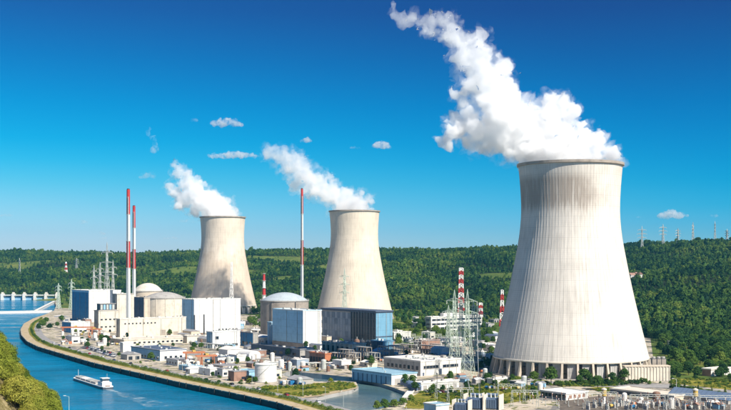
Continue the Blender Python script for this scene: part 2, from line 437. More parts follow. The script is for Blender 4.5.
for a_, b_ in zip(full[:-4], full[1:-3]):
    d_ = b_-a_; k_ = max(1, int(d_.length/10)); rz_ = math.atan2(d_.y, d_.x)
    for i in range(k_):
        p_ = a_.lerp(b_, (i+.5)/k_)
        if p_.y < 600: continue
        link('coping_stone', cm_, qw, p_, rz_+math.pi)
        if i % 2 == 0: link('fender_pile', fm, qw, a_.lerp(b_, i/k_), rz_+math.pi)
cw = MB()
for i in range(len(canal)):
    a, b = canal[i], canal[(i+1)%len(canal)]
    cw.add([(a.x,a.y,0),(b.x,b.y,0),(b.x,b.y,-6),(a.x,a.y,-6)], [(0,1,2,3)])
tag(cw.build('basin_wall', CONC), 'low concrete edge wall round the intake basin', 'wall')
tag(MB().sheet([(-6000,-300),(600,-300),(600,2700),(-300,3400),(-6000,3400)], -4.0).build('river', WATER), kind='structure')
tag(MB().sheet([(p.x,p.y) for p in [gp(300,395),gp(265,371),gp(420,385),gp(425,402),gp(380,413.5),gp(330,415)]], -2.2).build('intake_basin', WATERC), kind='structure')

# riverside strips: sandy quay walk, hedge, road -- offset inland from the bank line
def offset_line(pts, d):
    out = []
    for i, p in enumerate(pts):
        a = pts[max(0,i-1)]; b = pts[min(len(pts)-1,i+1)]
        t = (b-a); t.z = 0; t.normalize(); nrm = Vector((t.y,-t.x,0))
        out.append(p + nrm*d)
    return out
def strip(name, d0, d1, z, mat, line):
    a = offset_line(line, d0); b = offset_line(line, d1); mb = MB(); m = len(a)
    mb.add([(p.x,p.y,z) for p in a]+[(p.x,p.y,z) for p in b], [(i,i+1,m+i+1,m+i) for i in range(m-1)])
    o = mb.build(name, mat)
    if o.data.polygons[0].normal.z < 0: o.data.flip_normals()
    return tag(o, kind='structure')
def dense(pts, step=12):
    out = []
    for a, b in zip(pts[:-1], pts[1:]):
        k = max(1, int((b-a).length/step))
        out += [a.lerp(b, i/k) for i in range(k)]
    return out + [pts[-1]]
def smooth_line(pts, it=3):
    for _ in range(it):
        pts = [pts[0]] + [p for a, b in zip(pts[:-1], pts[1:]) for p in (a.lerp(b,.25), a.lerp(b,.75))] + [pts[-1]]
    return pts
line = [q0] + bank[:14]
strip('quay_path', 0.9, 9.0, 0.06, GRAVEL, line)
strip('verge', 9.3, 16.5, 0.08, GRASS, line[:-1])
strip('riverside_road', 17.0, 25.0, 0.10, PALEASPH, line[:-1])

# far weir closing the river
YW = 2646.0
wr = thing('river_weir', 'long white concrete weir with blue gates across the far river', 'weir', (0,YW,-4))
x0w, x1w = -1150.0, -742.0
k = 0; x = x1w
while x > x0w:
    MB().box(x-3, x+3, -6, 9, -2, 15.5).build('pier', WHITEP, wr)
    MB().box(x-23.2, x-3.2, 1, 2.2, -2, 8.0).build('gate', LBLUE2, wr)
    MB().box(x-23.2, x-3.2, -3.6, 5, 10.6, 12.2).build('deck', WHITEP, wr)
    MB().box(x-23.2, x-3.2, -3.6, -3.4, 12.25, 13.4).build('railing', STEEL, wr)
    MB().box(x-2, x+2, -3, 4, 15.55, 19).build('hoist_house', BEIGE2, wr)
    x -= 26.2
# lock guide walls
def wallseg(name, label, a, b, w, z0, z1, mat):
    d = (b-a); L = d.length; o = thing(name, label, 'wall', (a.x,a.y,0), math.atan2(d.y,d.x))
    MB().box(0, L, -w/2, w/2, z0, z1-0.5).build('base', mat, o)
    MB().box(-.3, L+.3, -w/2-.4, w/2+.4, z1-0.497, z1).build('coping', WHITEP, o)
    return o
wallseg('guide_wall', 'long straight pale guide wall reaching in from the left edge', gp(-60,313.2,-1), gp(52,310.8,-1), 3, -6, .4, WHITEP)
wallseg('guide_wall', 'slanting pale guide wall between weir and long guide wall', gp(36,311,-1), gp(54.5,301.5,-1), 5, -6, .6, WHITEP)

# ------------------------------------------------------------------ far forest: one mass of instanced trees
proto = bpy.data.collections.new('forest_tree_kinds')
for i in range(5):
    mat = LEAF if i in (0,2) else LEAFD
    v, f = crown_data(100+i, 13, [5.2,4.2,5.8,4.6,3.0][i], [9,7,11,8,9][i], 330, 0.95, z0=0.10, cone=(1 if i == 4 else 0))
    ico = bmesh.new(); bmesh.ops.create_icosphere(ico, subdivisions=2, radius=1.0)
    cv = np.array([(p.co.x*3.1+.5, p.co.y*3.1, 6.4+p.co.z*4.2) for p in ico.verts]); ico.verts.index_update()
    if i == 4: cv = cv*np.array([.6,.6,1])
    cf = np.array([[q.index for q in p.verts] for p in ico.faces]); ico.free()
    cf4 = np.concatenate([cf, cf[:,:1]], axis=1)
    mb = MB(); mb.add(v.tolist(), f.tolist()); mb.add(cv.tolist(), cf.tolist()); mb.tube((0,0,-1),(0,0,6),.35,.2,5)
    me = bpy.data.meshes.new('forest_tree'); me.from_pydata(mb.v, [], mb.f); me.materials.append(mat); me.update()
    ob = bpy.data.objects.new('forest_tree', me); proto.objects.link(ob)
pts = []; scl = []
y = 1060.0
while y < 4450:
    sp = 7.6 + (y-1000)*0.0009
    x = -0.43*y
    while x < 0.43*y:
        xx = x + random.uniform(-.48,.48)*sp; yy = y + random.uniform(-.48,.48)*sp
        x += sp
        a = xx/yy; y0 = lerp_tab(a, FOOT); y1 = lerp_tab(a, RIDGE)
        t = (yy-y0)/(y1-y0)
        if t < -0.004 or yy > y1+180: continue
        c = clearing(xx, yy)
        if c > 0.36 and 0.05 < t < 0.93: 
            if random.random() > 0.10: continue
        pts.append((xx, yy, hill(xx,yy)-0.4)); k_ = (random.uniform(.45,.95) + .55*max(-.45, min(.8, mnoise.noise(Vector((xx*.006, yy*.008, 2.2)))*1.3)))*(0.8 if c > .24 else 1)*(1.0 + .3*(random.random() < .10)); kz = random.uniform(.8,1.35); scl.append((k_*random.uniform(.85,1.25),k_*random.uniform(.85,1.25),k_*kz))
    y += sp
fme = bpy.data.meshes.new('forest'); fme.from_pydata(pts, [], []); nP = len(pts)
def attr(nm, typ, data):
    at_ = fme.attributes.new(nm, typ, 'POINT'); at_.data.foreach_set('value', data)
at_ = fme.attributes.new('scl', 'FLOAT_VECTOR', 'POINT'); at_.data.foreach_set('vector', np.array(scl, dtype=np.float32).ravel()); attr('rot', 'FLOAT', rng.uniform(0,6.28,nP).astype(np.float32))
attr('idx', 'INT', rng.choice(5, nP, p=[.25,.25,.20,.18,.12]).astype(np.int32))
fo = tag(link('forest', fme), 'dense green forest covering the far hills', kind='stuff')
ng = bpy.data.node_groups.new('forest_scatter', 'GeometryNodeTree')
ng.interface.new_socket('Geometry', in_out='INPUT', socket_type='NodeSocketGeometry')
ng.interface.new_socket('Geometry', in_out='OUTPUT', socket_type='NodeSocketGeometry')
gi = ng.nodes.new('NodeGroupInput'); go = ng.nodes.new('NodeGroupOutput')
ip = ng.nodes.new('GeometryNodeInstanceOnPoints'); ci = ng.nodes.new('GeometryNodeCollectionInfo')
ci.inputs['Collection'].default_value = proto; ci.inputs['Separate Children'].default_value = True; ci.inputs['Reset Children'].default_value = True
def nattr(nm, typ):
    x = ng.nodes.new('GeometryNodeInputNamedAttribute'); x.data_type = typ; x.inputs['Name'].default_value = nm; return x.outputs['Attribute']
cx_ = ng.nodes.new('ShaderNodeCombineXYZ'); ng.links.new(nattr('rot','FLOAT'), cx_.inputs[2])
ng.links.new(gi.outputs[0], ip.inputs['Points']); ng.links.new(ci.outputs[0], ip.inputs['Instance'])
ip.inputs['Pick Instance'].default_value = True
ng.links.new(nattr('idx','INT'), ip.inputs['Instance Index']); ng.links.new(cx_.outputs[0], ip.inputs['Rotation'])
ng.links.new(nattr('scl','FLOAT_VECTOR'), ip.inputs['Scale']); ng.links.new(ip.outputs[0], go.inputs[0])
fo.modifiers.new('scatter', 'NODES').node_group = ng

# ------------------------------------------------------------------ cooling towers
def cr(tab, z):
    zs = [t[0] for t in tab]; i = max(0, min(len(tab)-2, int(np.searchsorted(zs, z))-1))
    p = [tab[max(0,min(len(tab)-1,i+k))] for k in (-1,0,1,2)]
    t = (z-p[1][0])/(p[2][0]-p[1][0])
    m1 = (p[2][1]-p[0][1])/(p[2][0]-p[0][0])*(p[2][0]-p[1][0]); m2 = (p[3][1]-p[1][1])/(p[3][0]-p[1][0])*(p[2][0]-p[1][0])
    return (2*t**3-3*t*t+1)*p[1][1] + (t**3-2*t*t+t)*m1 + (-2*t**3+3*t*t)*p[2][1] + (t**3-t*t)*m2

def shell_mat(name, base, stain_top, brown, seed):
    m = N(name); m.rough(0.88, 0.2)
    tc = m.new('ShaderNodeTexCoord'); sp = m.new('ShaderNodeSeparateXYZ'); m.l(tc.outputs['Object'], sp.inputs[0])
    x, y, z = sp.outputs
    ang = m.math('ARCTAN2', y, x)
    cm = m.new('ShaderNodeCombineXYZ'); m.l(m.math('MULTIPLY', ang, 30.0), cm.inputs[0]); m.l(m.math('MULTIPLY', z, 0.045), cm.inputs[1]); cm.inputs[2].default_value = seed
    st = m.noise(cm.outputs[0], 0.9, 6, 0.62)
    ob = m.coord('Object')
    bl = m.noise(ob, 0.045, 6, 0.6)
    d = tuple(c*.72 for c in base)
    c = m.ramp(m.math('ADD', m.math('MULTIPLY', st, .55), m.math('MULTIPLY', bl, .45)), [(0.34, d), (0.52, base), (0.7, tuple(min(.8,q*1.13) for q in base))])
    # pour lifts: faint ring lines every 1.6 m, bolder every fifth
    l1 = m.math('LESS_THAN', m.math('FRACT', m.math('DIVIDE', z, 1.6)), 0.12)
    l2 = m.math('LESS_THAN', m.math('FRACT', m.math('DIVIDE', z, 8.0)), 0.05)
    c = m.mix(m.math('ADD', m.math('MULTIPLY', l1, .15), m.math('MULTIPLY', l2, .20)), c, tuple(q*.5 for q in base))
    if stain_top:
        zz = m.math('ADD', z, m.math('MULTIPLY', st, 34.0))
        s1 = m.math('MULTIPLY', m.sstep(zz, 138, 150), m.math('SUBTRACT', 1.0, m.sstep(z, 147, 156)))
        xx = m.math('ADD', x, m.math('MULTIPLY', bl, 30.0))
        s2 = m.math('MULTIPLY', m.sstep(xx, -34, -20), m.math('SUBTRACT', 1.0, m.sstep(xx, 16, 40)))
        k = m.math('MULTIPLY', m.math('MULTIPLY', s1, s2), m.math('MULTIPLY', m.sstep(st, .22, .55), .80))
        c = m.mix(k, c, (0.29,0.235,0.19))
        rimk = m.math('MULTIPLY', m.sstep(z, 146, 157), m.math('MULTIPLY', m.sstep(st, .42, .6), .35))
        c = m.mix(rimk, c, (0.30,0.27,0.23))
    if brown:  # brown lower shell: a plume's shadow painted into the far tower
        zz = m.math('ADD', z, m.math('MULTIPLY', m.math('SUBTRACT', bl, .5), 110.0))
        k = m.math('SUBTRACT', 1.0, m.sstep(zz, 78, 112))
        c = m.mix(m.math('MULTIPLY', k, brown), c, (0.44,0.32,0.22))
    m.color(c); m.bump(st, 0.25, 0.3)
    return m.mat

def cooling_tower(label, loc, ztop, mat, name='cooling_tower', ncol=34, rot=0.0, k2=1.0, zb=12.5):
    t = thing(name, label, 'cooling tower', loc)
    k = ztop/158.0
    tab = [(z*k if z > 30 else z, r*k2) for z, r in [(zb,57.2),(36,51.3),(60,45.8),(86,40.6),(105,37.4),(122,36.1),(140,36.7),(158,38.2)]]
    zs = np.linspace(zb, ztop, 46)
    prof = [(cr(tab, z), z) for z in zs]
    inner = [(r-1.1, z) for r, z in prof[::-1]]
    MB().lathe(prof + [(prof[-1][0]-.2, ztop+.3)] + [(inner[0][0], ztop+.3)] + inner + [prof[0]], 128).build('shell', mat, t, smooth=True)
    # meridian ribs
    rb = MB(); nr = 102
    for i in range(nr):
        a = 2*math.pi*i/nr + rot; ca, sa = math.cos(a), math.sin(a); w = 0.16
        vs = []; fs = []
        for r, z in prof[::2]+[prof[-1]]:
            for (dr, dw) in ((-.1,-w),(.07,-w),(.07,w),(-.1,w)):
                vs.append(((r+dr)*ca - dw*sa, (r+dr)*sa + dw*ca, z))
        m_ = len(prof[::2])+1
        for j in range(m_-1):
            for q in range(3): fs.append((j*4+q, j*4+q+1, (j+1)*4+q+1, (j+1)*4+q))
        rb.add(vs, fs)
    rb.build('ribs', mat, t)
    rt = prof[-1][0]
    MB().lathe([(rt-.1,ztop-1.8),(rt+1.3,ztop-1.4),(rt+1.3,ztop+.5),(rt-1.0,ztop+.5)], 96).build('rim_walkway', BROWNC, t)
    # ring beam, raking columns and inlet panels
    r0 = prof[0][0]
    MB().lathe([(r0+.1,zb-.2),(r0+.3,zb+.1),(r0+.2,zb+1.2),(r0-.2,zb+1.4)], 128).build('ring_beam', BEIGE2, t, smooth=True)
    cmesh = MB()
    cmesh.add([(r0+3.4,-.75,0),(r0+3.4,.75,0),(r0+.3,.6,0),(r0+.3,-.6,0),(r0+.3,-.75,zb-.1),(r0+.3,.75,zb-.1),(r0-1.6,.6,zb-.1),(r0-1.6,-.6,zb-.1)],
              [(0,1,5,4),(1,2,6,5),(2,3,7,6),(3,0,4,7),(4,5,6,7)])
    cme = bpy.data.meshes.new('column'); cme.from_pydata(cmesh.v, [], cmesh.f); cme.materials.append(BEIGE); cme.update()
    da = math.pi/ncol; pr = r0-1.7
    pm = MB(); xc = pr*math.cos(da*.93); yc = pr*math.sin(da*.84)
    pm.box(xc-.4, xc, -yc*.42, yc*.92, 0.4, zb-.6)
    for q in (-.4,0,.35,.7): pm.box(xc+.002, xc+.22, q*yc-.12, q*yc+.12, 0.6, zb-.7)
    pme = bpy.data.meshes.new('inlet_panel'); pme.from_pydata(pm.v, [], pm.f); pme.materials.append(PANEL); pme.update()
    for i in range(ncol):
        a = 2*math.pi*i/ncol + rot
        link('column', cme, t, rz=a)
        link('inlet_panel', pme, t, rz=a+da)
    MB().lathe([(r0+4.4,-.5),(r0+4.4,.9),(r0+4.0,.9),(r0+4.0,-.5)], 96).build('basin_kerb', CONC, t)
    # ladder run with landings on the flank
    a = R(35); lb = MB()
    for j in range(len(prof)-1):
        (ra, za), (rb_, zb) = prof[j], prof[j+1]
        p = Vector((ra+.7)*x for x in (math.cos(a), math.sin(a))) if False else Vector(((ra+.8)*math.cos(a), (ra+.8)*math.sin(a), za))
        q = Vector(((rb_+.8)*math.cos(a), (rb_+.8)*math.sin(a), zb))
        lb.tube(p, q, .16, .16, 4)
        if j % 8 == 4: lb.box(p.x-.7, p.x+.7, p.y-.7, p.y+.3, za, za+.2)
    lb.build('ladder', STEEL, t)
    return t
PANEL = weathered('pale_panel_concrete', (0.50,0.48,0.45), 0.16, 0.85)
SH1 = shell_mat('tower_concrete_near', (0.69,0.64,0.57), True, 0, 1.3)
SH2 = shell_mat('tower_concrete_mid', (0.72,0.63,0.51), False, 0.10, 7.7)
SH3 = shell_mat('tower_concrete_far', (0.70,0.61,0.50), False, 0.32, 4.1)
T1 = cooling_tower('nearest and biggest cooling tower, pale concrete with dark stain near its rim', (160,860,0), 161.8, SH1, k2=1.05, zb=11.6)
T2 = cooling_tower('middle beige cooling tower behind the blue and grey halls', (-17,1687,0), 164.5, SH2, rot=.04)
T3 = cooling_tower('leftmost farthest cooling tower with plume shadow painted brown on lower half', (-244,1880,0), 163.5, SH3, rot=.07)

# ------------------------------------------------------------------ steam and clouds
def steam_mat(name, dens, nscale, lo, hi, aniso=0.35, fade=None):
    m = N(name); m.n.remove(m.bsdf)
    v = m.new('ShaderNodeVolumePrincipled'); v.inputs['Color'].default_value = (0.999,0.999,0.999,1); v.inputs['Anisotropy'].default_value = aniso
    f = m.noise(m.world(), nscale, 7, 0.66, 0.5)
    dn = m.math('MULTIPLY', m.sstep(f, lo, hi), dens)
    if fade:      # steam thins as it drifts up and away
        sp = m.new('ShaderNodeSeparateXYZ'); m.l(m.world(), sp.inputs[0]); mr_ = m.new('ShaderNodeMapRange')
        mr_.inputs['From Min'].default_value = fade[0]; mr_.inputs['From Max'].default_value = fade[1]; mr_.inputs['To Min'].default_value = 1.0; mr_.inputs['To Max'].default_value = fade[2]
        m.l(sp.outputs[2], mr_.inputs['Value']); dn = m.math('MULTIPLY', dn, mr_.outputs[0])
    m.l(dn, v.inputs['Density'])
    m.l(v.outputs[0], m.out.inputs['Volume'])
    return m.mat
def puff_mesh(name, blobs, voxel, amp, nscale, seed):
    """union of lumps, remeshed and roughened into one closed cloud hull"""
    b = bmesh.new(); g = random.Random(seed)
    for (p, r) in blobs:
        bmesh.ops.create_icosphere(b, subdivisions=2, radius=r, matrix=Matrix.Translation(p) @ Matrix.Diagonal((1,1,g.uniform(.85,1.1),1)))
    me = bpy.data.meshes.new(name); b.to_mesh(me); b.free()
    o = bpy.data.objects.new(name, me); C.objects.link(o)
    md = o.modifiers.new('r', 'REMESH'); md.mode = 'VOXEL'; md.voxel_size = voxel
    dg = bpy.context.evaluated_depsgraph_get(); me2 = bpy.data.meshes.new_from_object(o.evaluated_get(dg))
    bpy.data.objects.remove(o); bpy.data.meshes.remove(me)
    n_ = len(me2.vertices); co = np.empty(n_*3, dtype=np.float32); no = np.empty(n_*3, dtype=np.float32)
    me2.vertices.foreach_get('co', co); me2.vertices.foreach_get('normal', no)
    co = co.reshape(-1,3); no = no.reshape(-1,3)
    for i in range(n_):
        p = Vector(co[i])*nscale + Vector((seed*3.1,0,0))
        d = mnoise.noise(p) + .6*mnoise.noise(p*2.1) + .45*mnoise.noise(p*4.3)
        co[i] += no[i]*amp*d
    me2.vertices.foreach_set('co', co.ravel()); me2.update(); me2.name = name
    return me2
def blobs_from(spec, Y, seed, drift=0.0, kids=7):
    g = random.Random(seed); out = []; s = Y/FP
    for (px, py, r) in spec:
        c = at(px, py, Y); rad = r*s
        c.y += drift*(spec[0][1]-py)*s + g.uniform(-.2,.2)*rad
        out.append((c, rad))
        for k in range(kids):
            d = Vector((g.gauss(0,1), g.gauss(0,1), g.gauss(0,1))).normalized()
            out.append((c + d*rad*g.uniform(.75,1.05), rad*g.uniform(.22,.45)))
    return out
def plume(label, spec, Y, seed, voxel, amp, nsc, dens, z0, z1):
    core = steam_mat('steam', dens, 0.075, 0.30, 0.52, 0.0, (z0, z1, .30)); veil = steam_mat('steam_veil', dens*.34, 0.07, 0.42, 0.68, 0.0, (z0, z1, .7))
    o = thing('steam_plume', label, 'steam', at(spec[4][0], spec[4][1], Y), 0, 'steam plumes rising from the cooling towers')
    for nm, k_, a_, m_ in (('dense_core', .76, 1.45, core), ('thin_veil', 1.16, 1.8, veil)):
        bl = [(p, r*k_) for p, r in blobs_from(spec, Y, seed)]
        me = puff_mesh(nm, bl, voxel, amp*a_, nsc, seed); me.materials.append(m_)
        c_ = link(nm, me, o); c_.matrix_parent_inverse = Matrix.Translation(-o.location)
    return o
plume('largest white steam plume drifting up and left from the nearest tower',
  [(611,158,9),(602,152,12),(592,147,15),(580,140,17),(590,158,17),(570,156,24),(548,152,26),(560,140,20),(540,135,30),(520,128,30),(553,108,16),(562,122,17),(504,118,30),(495,98,24),(486,80,24),(500,68,13),(476,62,20),(466,46,16),(479,40,11),(452,34,14),(446,20,10),(434,28,9),(423,26,9),(412,20,8),(404,18,6),(399,13,4.5),(395,8,3),(470,122,17),(455,132,13),(446,142,8),(462,98,9),(453,94,6),(480,140,14),(498,143,16),(515,148,18)], 860, 3, 1.8, 5.0, 0.10, .22, 200, 275)
plume('white steam plume leaning left above the middle cooling tower',
  [(356,207,16),(343,203,16),(330,194,16),(316,184,16),(303,174,15),(292,163,14),(281,158,12),(272,153,10),(300,160,9),(310,190,10),(296,184,8)], 1687, 5, 2.2, 5.5, 0.09, .085, 180, 275)
plume('white steam plume above the farthest left cooling tower',
  [(224,214,15),(214,209,16),(204,201,16),(195,194,15),(188,183,11),(180,172,8),(176,164,5),(184,200,11),(175,192,8),(170,187,5),(197,184,8)], 1880, 8, 2.4, 5.5, 0.085, .13, 180, 275)

# ------------------------------------------------------------------ plant buildings
ANG = math.atan2(-.8, .6)           # the plant grid: local x runs downstream along the river, local y runs inland
OCC = []
def solve(P, xl, xr, ang=ANG):
    ux, uy = math.cos(ang), math.sin(ang); vx, vy = -uy, ux
    kl = (xl-CX)/FP; kr = (xr-CX)/FP
    L = (P.x - kl*P.y)/(ux - kl*uy) ; Wd = (kr*P.y - P.x)/(vx - kr*vy)
    return L, Wd
def win_row(o, face, n, a0, a1, z0, z1, ext, gap=0.35, mat=GLASS, name='window', frame=None):
    """n separate panes between a0 and a1 along a face; 'r' = river face (y=0), 'e' = downstream end (x=0)"""
    st = (a1-a0)/n
    for i in range(n):
        p0 = a0+st*i+st*gap/2; p1 = p0+st*(1-gap)
        mb = MB()
        if face == 'r': mb.box(p0, p1, -.10, .12, z0, z1)
        else: mb.box(-.12, .10, p0, p1, z0, z1)
        w = mb.build(name, mat, o)
        if frame:
            fb = MB()
            if face == 'r': fb.box(p0-.25, p1+.25, -.30, .05, z0-.4, z0-.05)
            else: fb.box(-.05, .30, p0-.25, p1+.25, z0-.4, z0-.05)
            fb.build('sill', frame, w)
def building(name, label, cat, px, py, xl, xr, ytop, river, end, roof, ang=ANG, minL=6, minW=6, over=0.35, vents=0, seed=0, skirt=None, group=None, cap=None):
    P = gp(px, py); L, Wd = solve(P, xl, xr, ang); L = max(L, minL); Wd = max(Wd, minW)
    h = (py-ytop)*P.y/FP
    o = thing(name, label, cat, P, ang, group); OCC.append((P.x, P.y, ang, L, Wd, label))
    vs = [(-L,0,0),(0,0,0),(0,Wd,0),(-L,Wd,0),(-L,0,h),(0,0,h),(0,Wd,h),(-L,Wd,h)]
    mb = MB(); mb.add(vs, [(0,1,5,4)], 0); mb.add(vs, [(1,2,6,5),(2,3,7,6),(3,0,4,7),(4,5,6,7)], 1)
    mb.build('wall', [river, end], o)
    MB().box(-L-over, over, -over, Wd+over, h+.01, h+.55).build('roof', roof, o)
    # parapet upstand
    pm = MB(); e = over+.05; z0, z1 = h+.56, h+1.05
    for b in ((-L-e, e, -e, -e+.4), (-L-e, e, Wd+e-.4, Wd+e), (-L-e, -L-e+.4, -e+.41, Wd+e-.41), (e-.4, e, -e+.41, Wd+e-.41)): pm.box(*b, z0, z1)
    pm.build('parapet', cap or end, o)
    if skirt:
        sk_h, sm = skirt
        MB().add([(-L-.1,-.12,0),(.12,-.12,0),(.12,Wd,0),(-L-.1,-.12,sk_h),(.12,-.12,sk_h),(.12,Wd,sk_h),(.0,Wd,sk_h),(0,0,sk_h),(-L-.1,0,sk_h)], [(0,1,4,3),(1,2,5,4),(3,4,7,8),(4,5,6,7)]).build('plinth', sm, o)
    g = random.Random(seed+px*7)
    if h > 9:
        yl = Wd*g.uniform(.55,.85); lm = MB()
        for yy in (yl-.3, yl+.3): lm.box(.18,.30,yy-.07,yy+.07,.2,h+1.4)
        for k in range(int(h/1.2)): lm.box(.19,.28,yl-.22,yl+.22,.6+k*1.2,.75+k*1.2)
        lm.build('ladder', STEEL, o)
        for fr in (.12,.88):
            MB().tube((.25,Wd*fr,0),(.25,Wd*fr,h-.2),.16,.16,6).build('downpipe', CONC, o)
        for fr in (.18,.52,.82):
            if g.random() < .8: MB().tube((-L*fr,-.25,0),(-L*fr,-.25,h-.2),.16,.16,6).build('downpipe', CONC, o)
        MB().box(-.05,.14,Wd*.05,Wd*.05+1.6,0,2.5).build('door', SLATE, o)
        if L > 14: MB().box(-L*.7,-L*.7+4,-.14,.05,0,4.5).build('roller_door', CONC, o)
        if L > 12 and Wd > 12:
            x = -L*g.uniform(.3,.7); MB().tube((x,2,h+1.0),(x,Wd-2,h+1.0),.35,.35,8).build('roof_pipe', STEEL, o)
    if L > 6 and Wd > 12 and h > 6:
        for q_ in range(int(Wd/9)):
            xq = -L*g.uniform(.25,.75); yq = Wd*(q_+.5)/int(Wd/9)
            MB().tube((xq,yq,h+.56),(xq,yq,h+1.3),.5,.5,8).tube((xq,yq,h+1.31),(xq,yq,h+1.7),.75,.3,8).build('roof_fan', STEEL, o)
    for i in range(vents):
        w, d, q = g.uniform(1.2,3.2), g.uniform(1.2,3), g.uniform(.9,2.2)
        x = g.uniform(-L+3, -3) if L > 8 else -L/2; y = g.uniform(3, Wd-3) if Wd > 8 else Wd/2
        vb = MB().box(x-w/2, x+w/2, y-d/2, y+d/2, h+.56, h+.56+q*.8); vb.box(x-w/2-.15, x+w/2+.15, y-d/2-.15, y+d/2+.15, h+.561+q*.8, h+.7+q*.8)
        vb.build('roof_vent', g.choice([STEEL, WHITEP, CONC]), o)
    return o, L, Wd, h

# far left hall
o,L,Wd,h = building('turbine_hall', 'tall white hall with a deep blue river face at the far left', 'hall', 89,322,72,121,291, BLUE, WHITE, ROOFW, vents=7, cap=WHITE)
MB().box(-L-.2, .2, -.25, -.02, h-2.2, h-.1).build('fascia', LBLUE, o)
MB().box(-2.2, .18, -.22, -.02, 0, h-2.3).build('corner_trim', WHITE, o)
MB().box(-.02,.2,Wd*.3,Wd*.3+5,0,6).build('door', SLATE, o)
# low blue and white shed before it
o,L,Wd,h = building('storage_shed', 'low shed with dark blue face before the tall blue and white hall', 'shed', 71,333,62,90,323, BLUE, WHITE, ROOFW, vents=2)
win_row(o,'e',3,3,Wd-3,1,3.2,0)
# beige block with a plant room on its roof
o,L,Wd,h = building('filter_building', 'square beige block carrying a glazed rooftop plant room', 'building', 98,332,95,118,311, BEIGE, BEIGE2, ROOFG, vents=0, minL=12)
q = MB().box(-L+1.5,-1.5,3,Wd-2,h+.56,h+8.5).build('plant_room', DSTEEL, o)
for i in range(5):
    MB().box(-1.49,-1.3,4+i*(Wd-7)/5,4+(i+.7)*(Wd-7)/5,h+1.5,h+7.6).build('louvre', LBLUE2 if i%2 else STEEL, q)
MB().box(-L+1.2,-1.2,2.7,Wd-1.7,h+8.51,h+9).build('plant_room_roof', CONC, q)
win_row(o,'e',4,2,Wd-2,h*.55,h*.62,0,.5); win_row(o,'e',4,2,Wd-2,h*.2,h*.27,0,.5)

def reactor(name, label, px, Y, r, zw, zt, wall, dome, ybase=0, n=56, ribs=0):
    o = thing(name, label, 'reactor building', ((px-CX)*Y/FP, Y, 0))
    MB().lathe([(r,0),(r,zw)], n).build('wall', wall, o, smooth=True)
    MB().lathe([(r-.2,zw-.2),(r+.7,zw+.01),(r+.7,zw+1.2),(r-1,zw+1.2)], n).build('cornice', CONC, o)
    k = zt-zw-1; R_ = (r*r*.92+k*k)/(2*k); prof = []
    for i in range(13):
        a = math.asin(min(1, r*.96/R_))*(1-i/12); prof.append((max(.01, R_*math.sin(a)), zw+1+R_*math.cos(a)-(R_-k)))
    MB().lathe(prof, n).build('dome', dome, o, smooth=True)
    if ribs:
        mb = MB()
        for i in range(ribs):
            a = 2*math.pi*i/ribs; mb.tube(((r+.1)*math.cos(a),(r+.1)*math.sin(a),0),((r+.1)*math.cos(a),(r+.1)*math.sin(a),zw),.5,.5,6)
        mb.build('buttresses', wall, o)
    rm = MB()
    for i in range(36):
        a = 2*math.pi*i/36; b = 2*math.pi*(i+1)/36; z = zw+1.2
        rm.tube(((r+.4)*math.cos(a),(r+.4)*math.sin(a),z),((r+.4)*math.cos(a),(r+.4)*math.sin(a),z+1.2),.06,.06,4)
        rm.tube(((r+.4)*math.cos(a),(r+.4)*math.sin(a),z+1.2),((r+.4)*math.cos(b),(r+.4)*math.sin(b),z+1.2),.06,.06,4)
    rm.build('railing', STEEL, o)
    return o
reactor('reactor_building', 'rear beige reactor building with a rounded dome beside the tall stacks', 148, 1630, 21.5, 43, 55.5, BEIGE, BEIGE2)
r1 = reactor('reactor_building', 'front beige reactor drum with a shallow stained roof above the low beige block', 164.5, 1490, 27.5, 37.5, 46.0, BEIGE2, CONC, ribs=14)
o,L,Wd,h = building('auxiliary_building', 'tall narrow beige block left of the front reactor drum', 'building', 117,331,115.5,134,294.5, BEIGE, BEIGE2, ROOFG, vents=2, minL=14)
o,L,Wd,h = building('auxiliary_building', 'dark faced tower block wedged between beige block and reactor drum', 'building', 144,329,133.5,150,298, SLATE, BEIGE, ROOFG, vents=1)
o,L,Wd,h = building('auxiliary_building', 'long low beige block before the front reactor drum', 'building', 120,338,117,186,319.5, BEIGE, BEIGE2, ROOFW, vents=9, minL=10)
for fr in (.34,.93):
    MB().box(.02,.28,Wd*fr,Wd*fr+.7,0,h).build('downpipe', BROWNC, o)
for fr, w, hh in ((.60,7,7.5),(.80,6,5),(.72,3,3)):
    MB().box(.02,.25,Wd*fr,Wd*fr+w,0,hh).build('roller_door', BROWNC, o)
win_row(o,'e',9,4,Wd*.55,h*.72,h*.80,0,.6)

# long white hall before the left cooling tower
o,L,Wd,h = building('machine_hall', 'long white windowless hall before the leftmost cooling tower', 'hall', 194,333,182,240.5,300, LBLUE, WHITE, ROOFW, vents=8, cap=WHITE)
MB().box(.03,.4,Wd*.40,Wd*.40+.8,0,h).build('expansion_joint', CONC, o)
win_row(o,'e',6,Wd*.5,Wd*.95,1.5,4.0,0,.5)
for fr in (.10,.38):
    s_ = MB(); s_.tube((-3 if fr<.2 else 4, Wd*fr, 0), (-3 if fr<.2 else 4, Wd*fr, 0.1), .1, .1, 4)
for px_, yt in ((194.5,315),(204,314.5)):
    P = gp(px_, 336); s = thing('vent_stack', 'slim dark vent stack before the long white hall, %s of a pair' % ('left' if px_ < 200 else 'right'), 'chimney', P, 0, 'slim dark vent stacks')
    hh = (336-yt)*P.y/FP; MB().tube((0,0,0),(0,0,hh),.95,.75,12).build('pipe', DSTEEL, s); MB().tube((0,0,hh),(0,0,hh+.6),1.05,1.05,12).build('cap', STEEL, s)
    MB().box(-1.8,1.8,-1.8,1.8,0,1.2).build('base', CONC, s)
o,L,Wd,h = building('workshop', 'small white two storey workshop with dark strip windows', 'building', 212.5,348.5,206.5,240,332.5, LBLUE2, WHITE, ROOFW, vents=6)
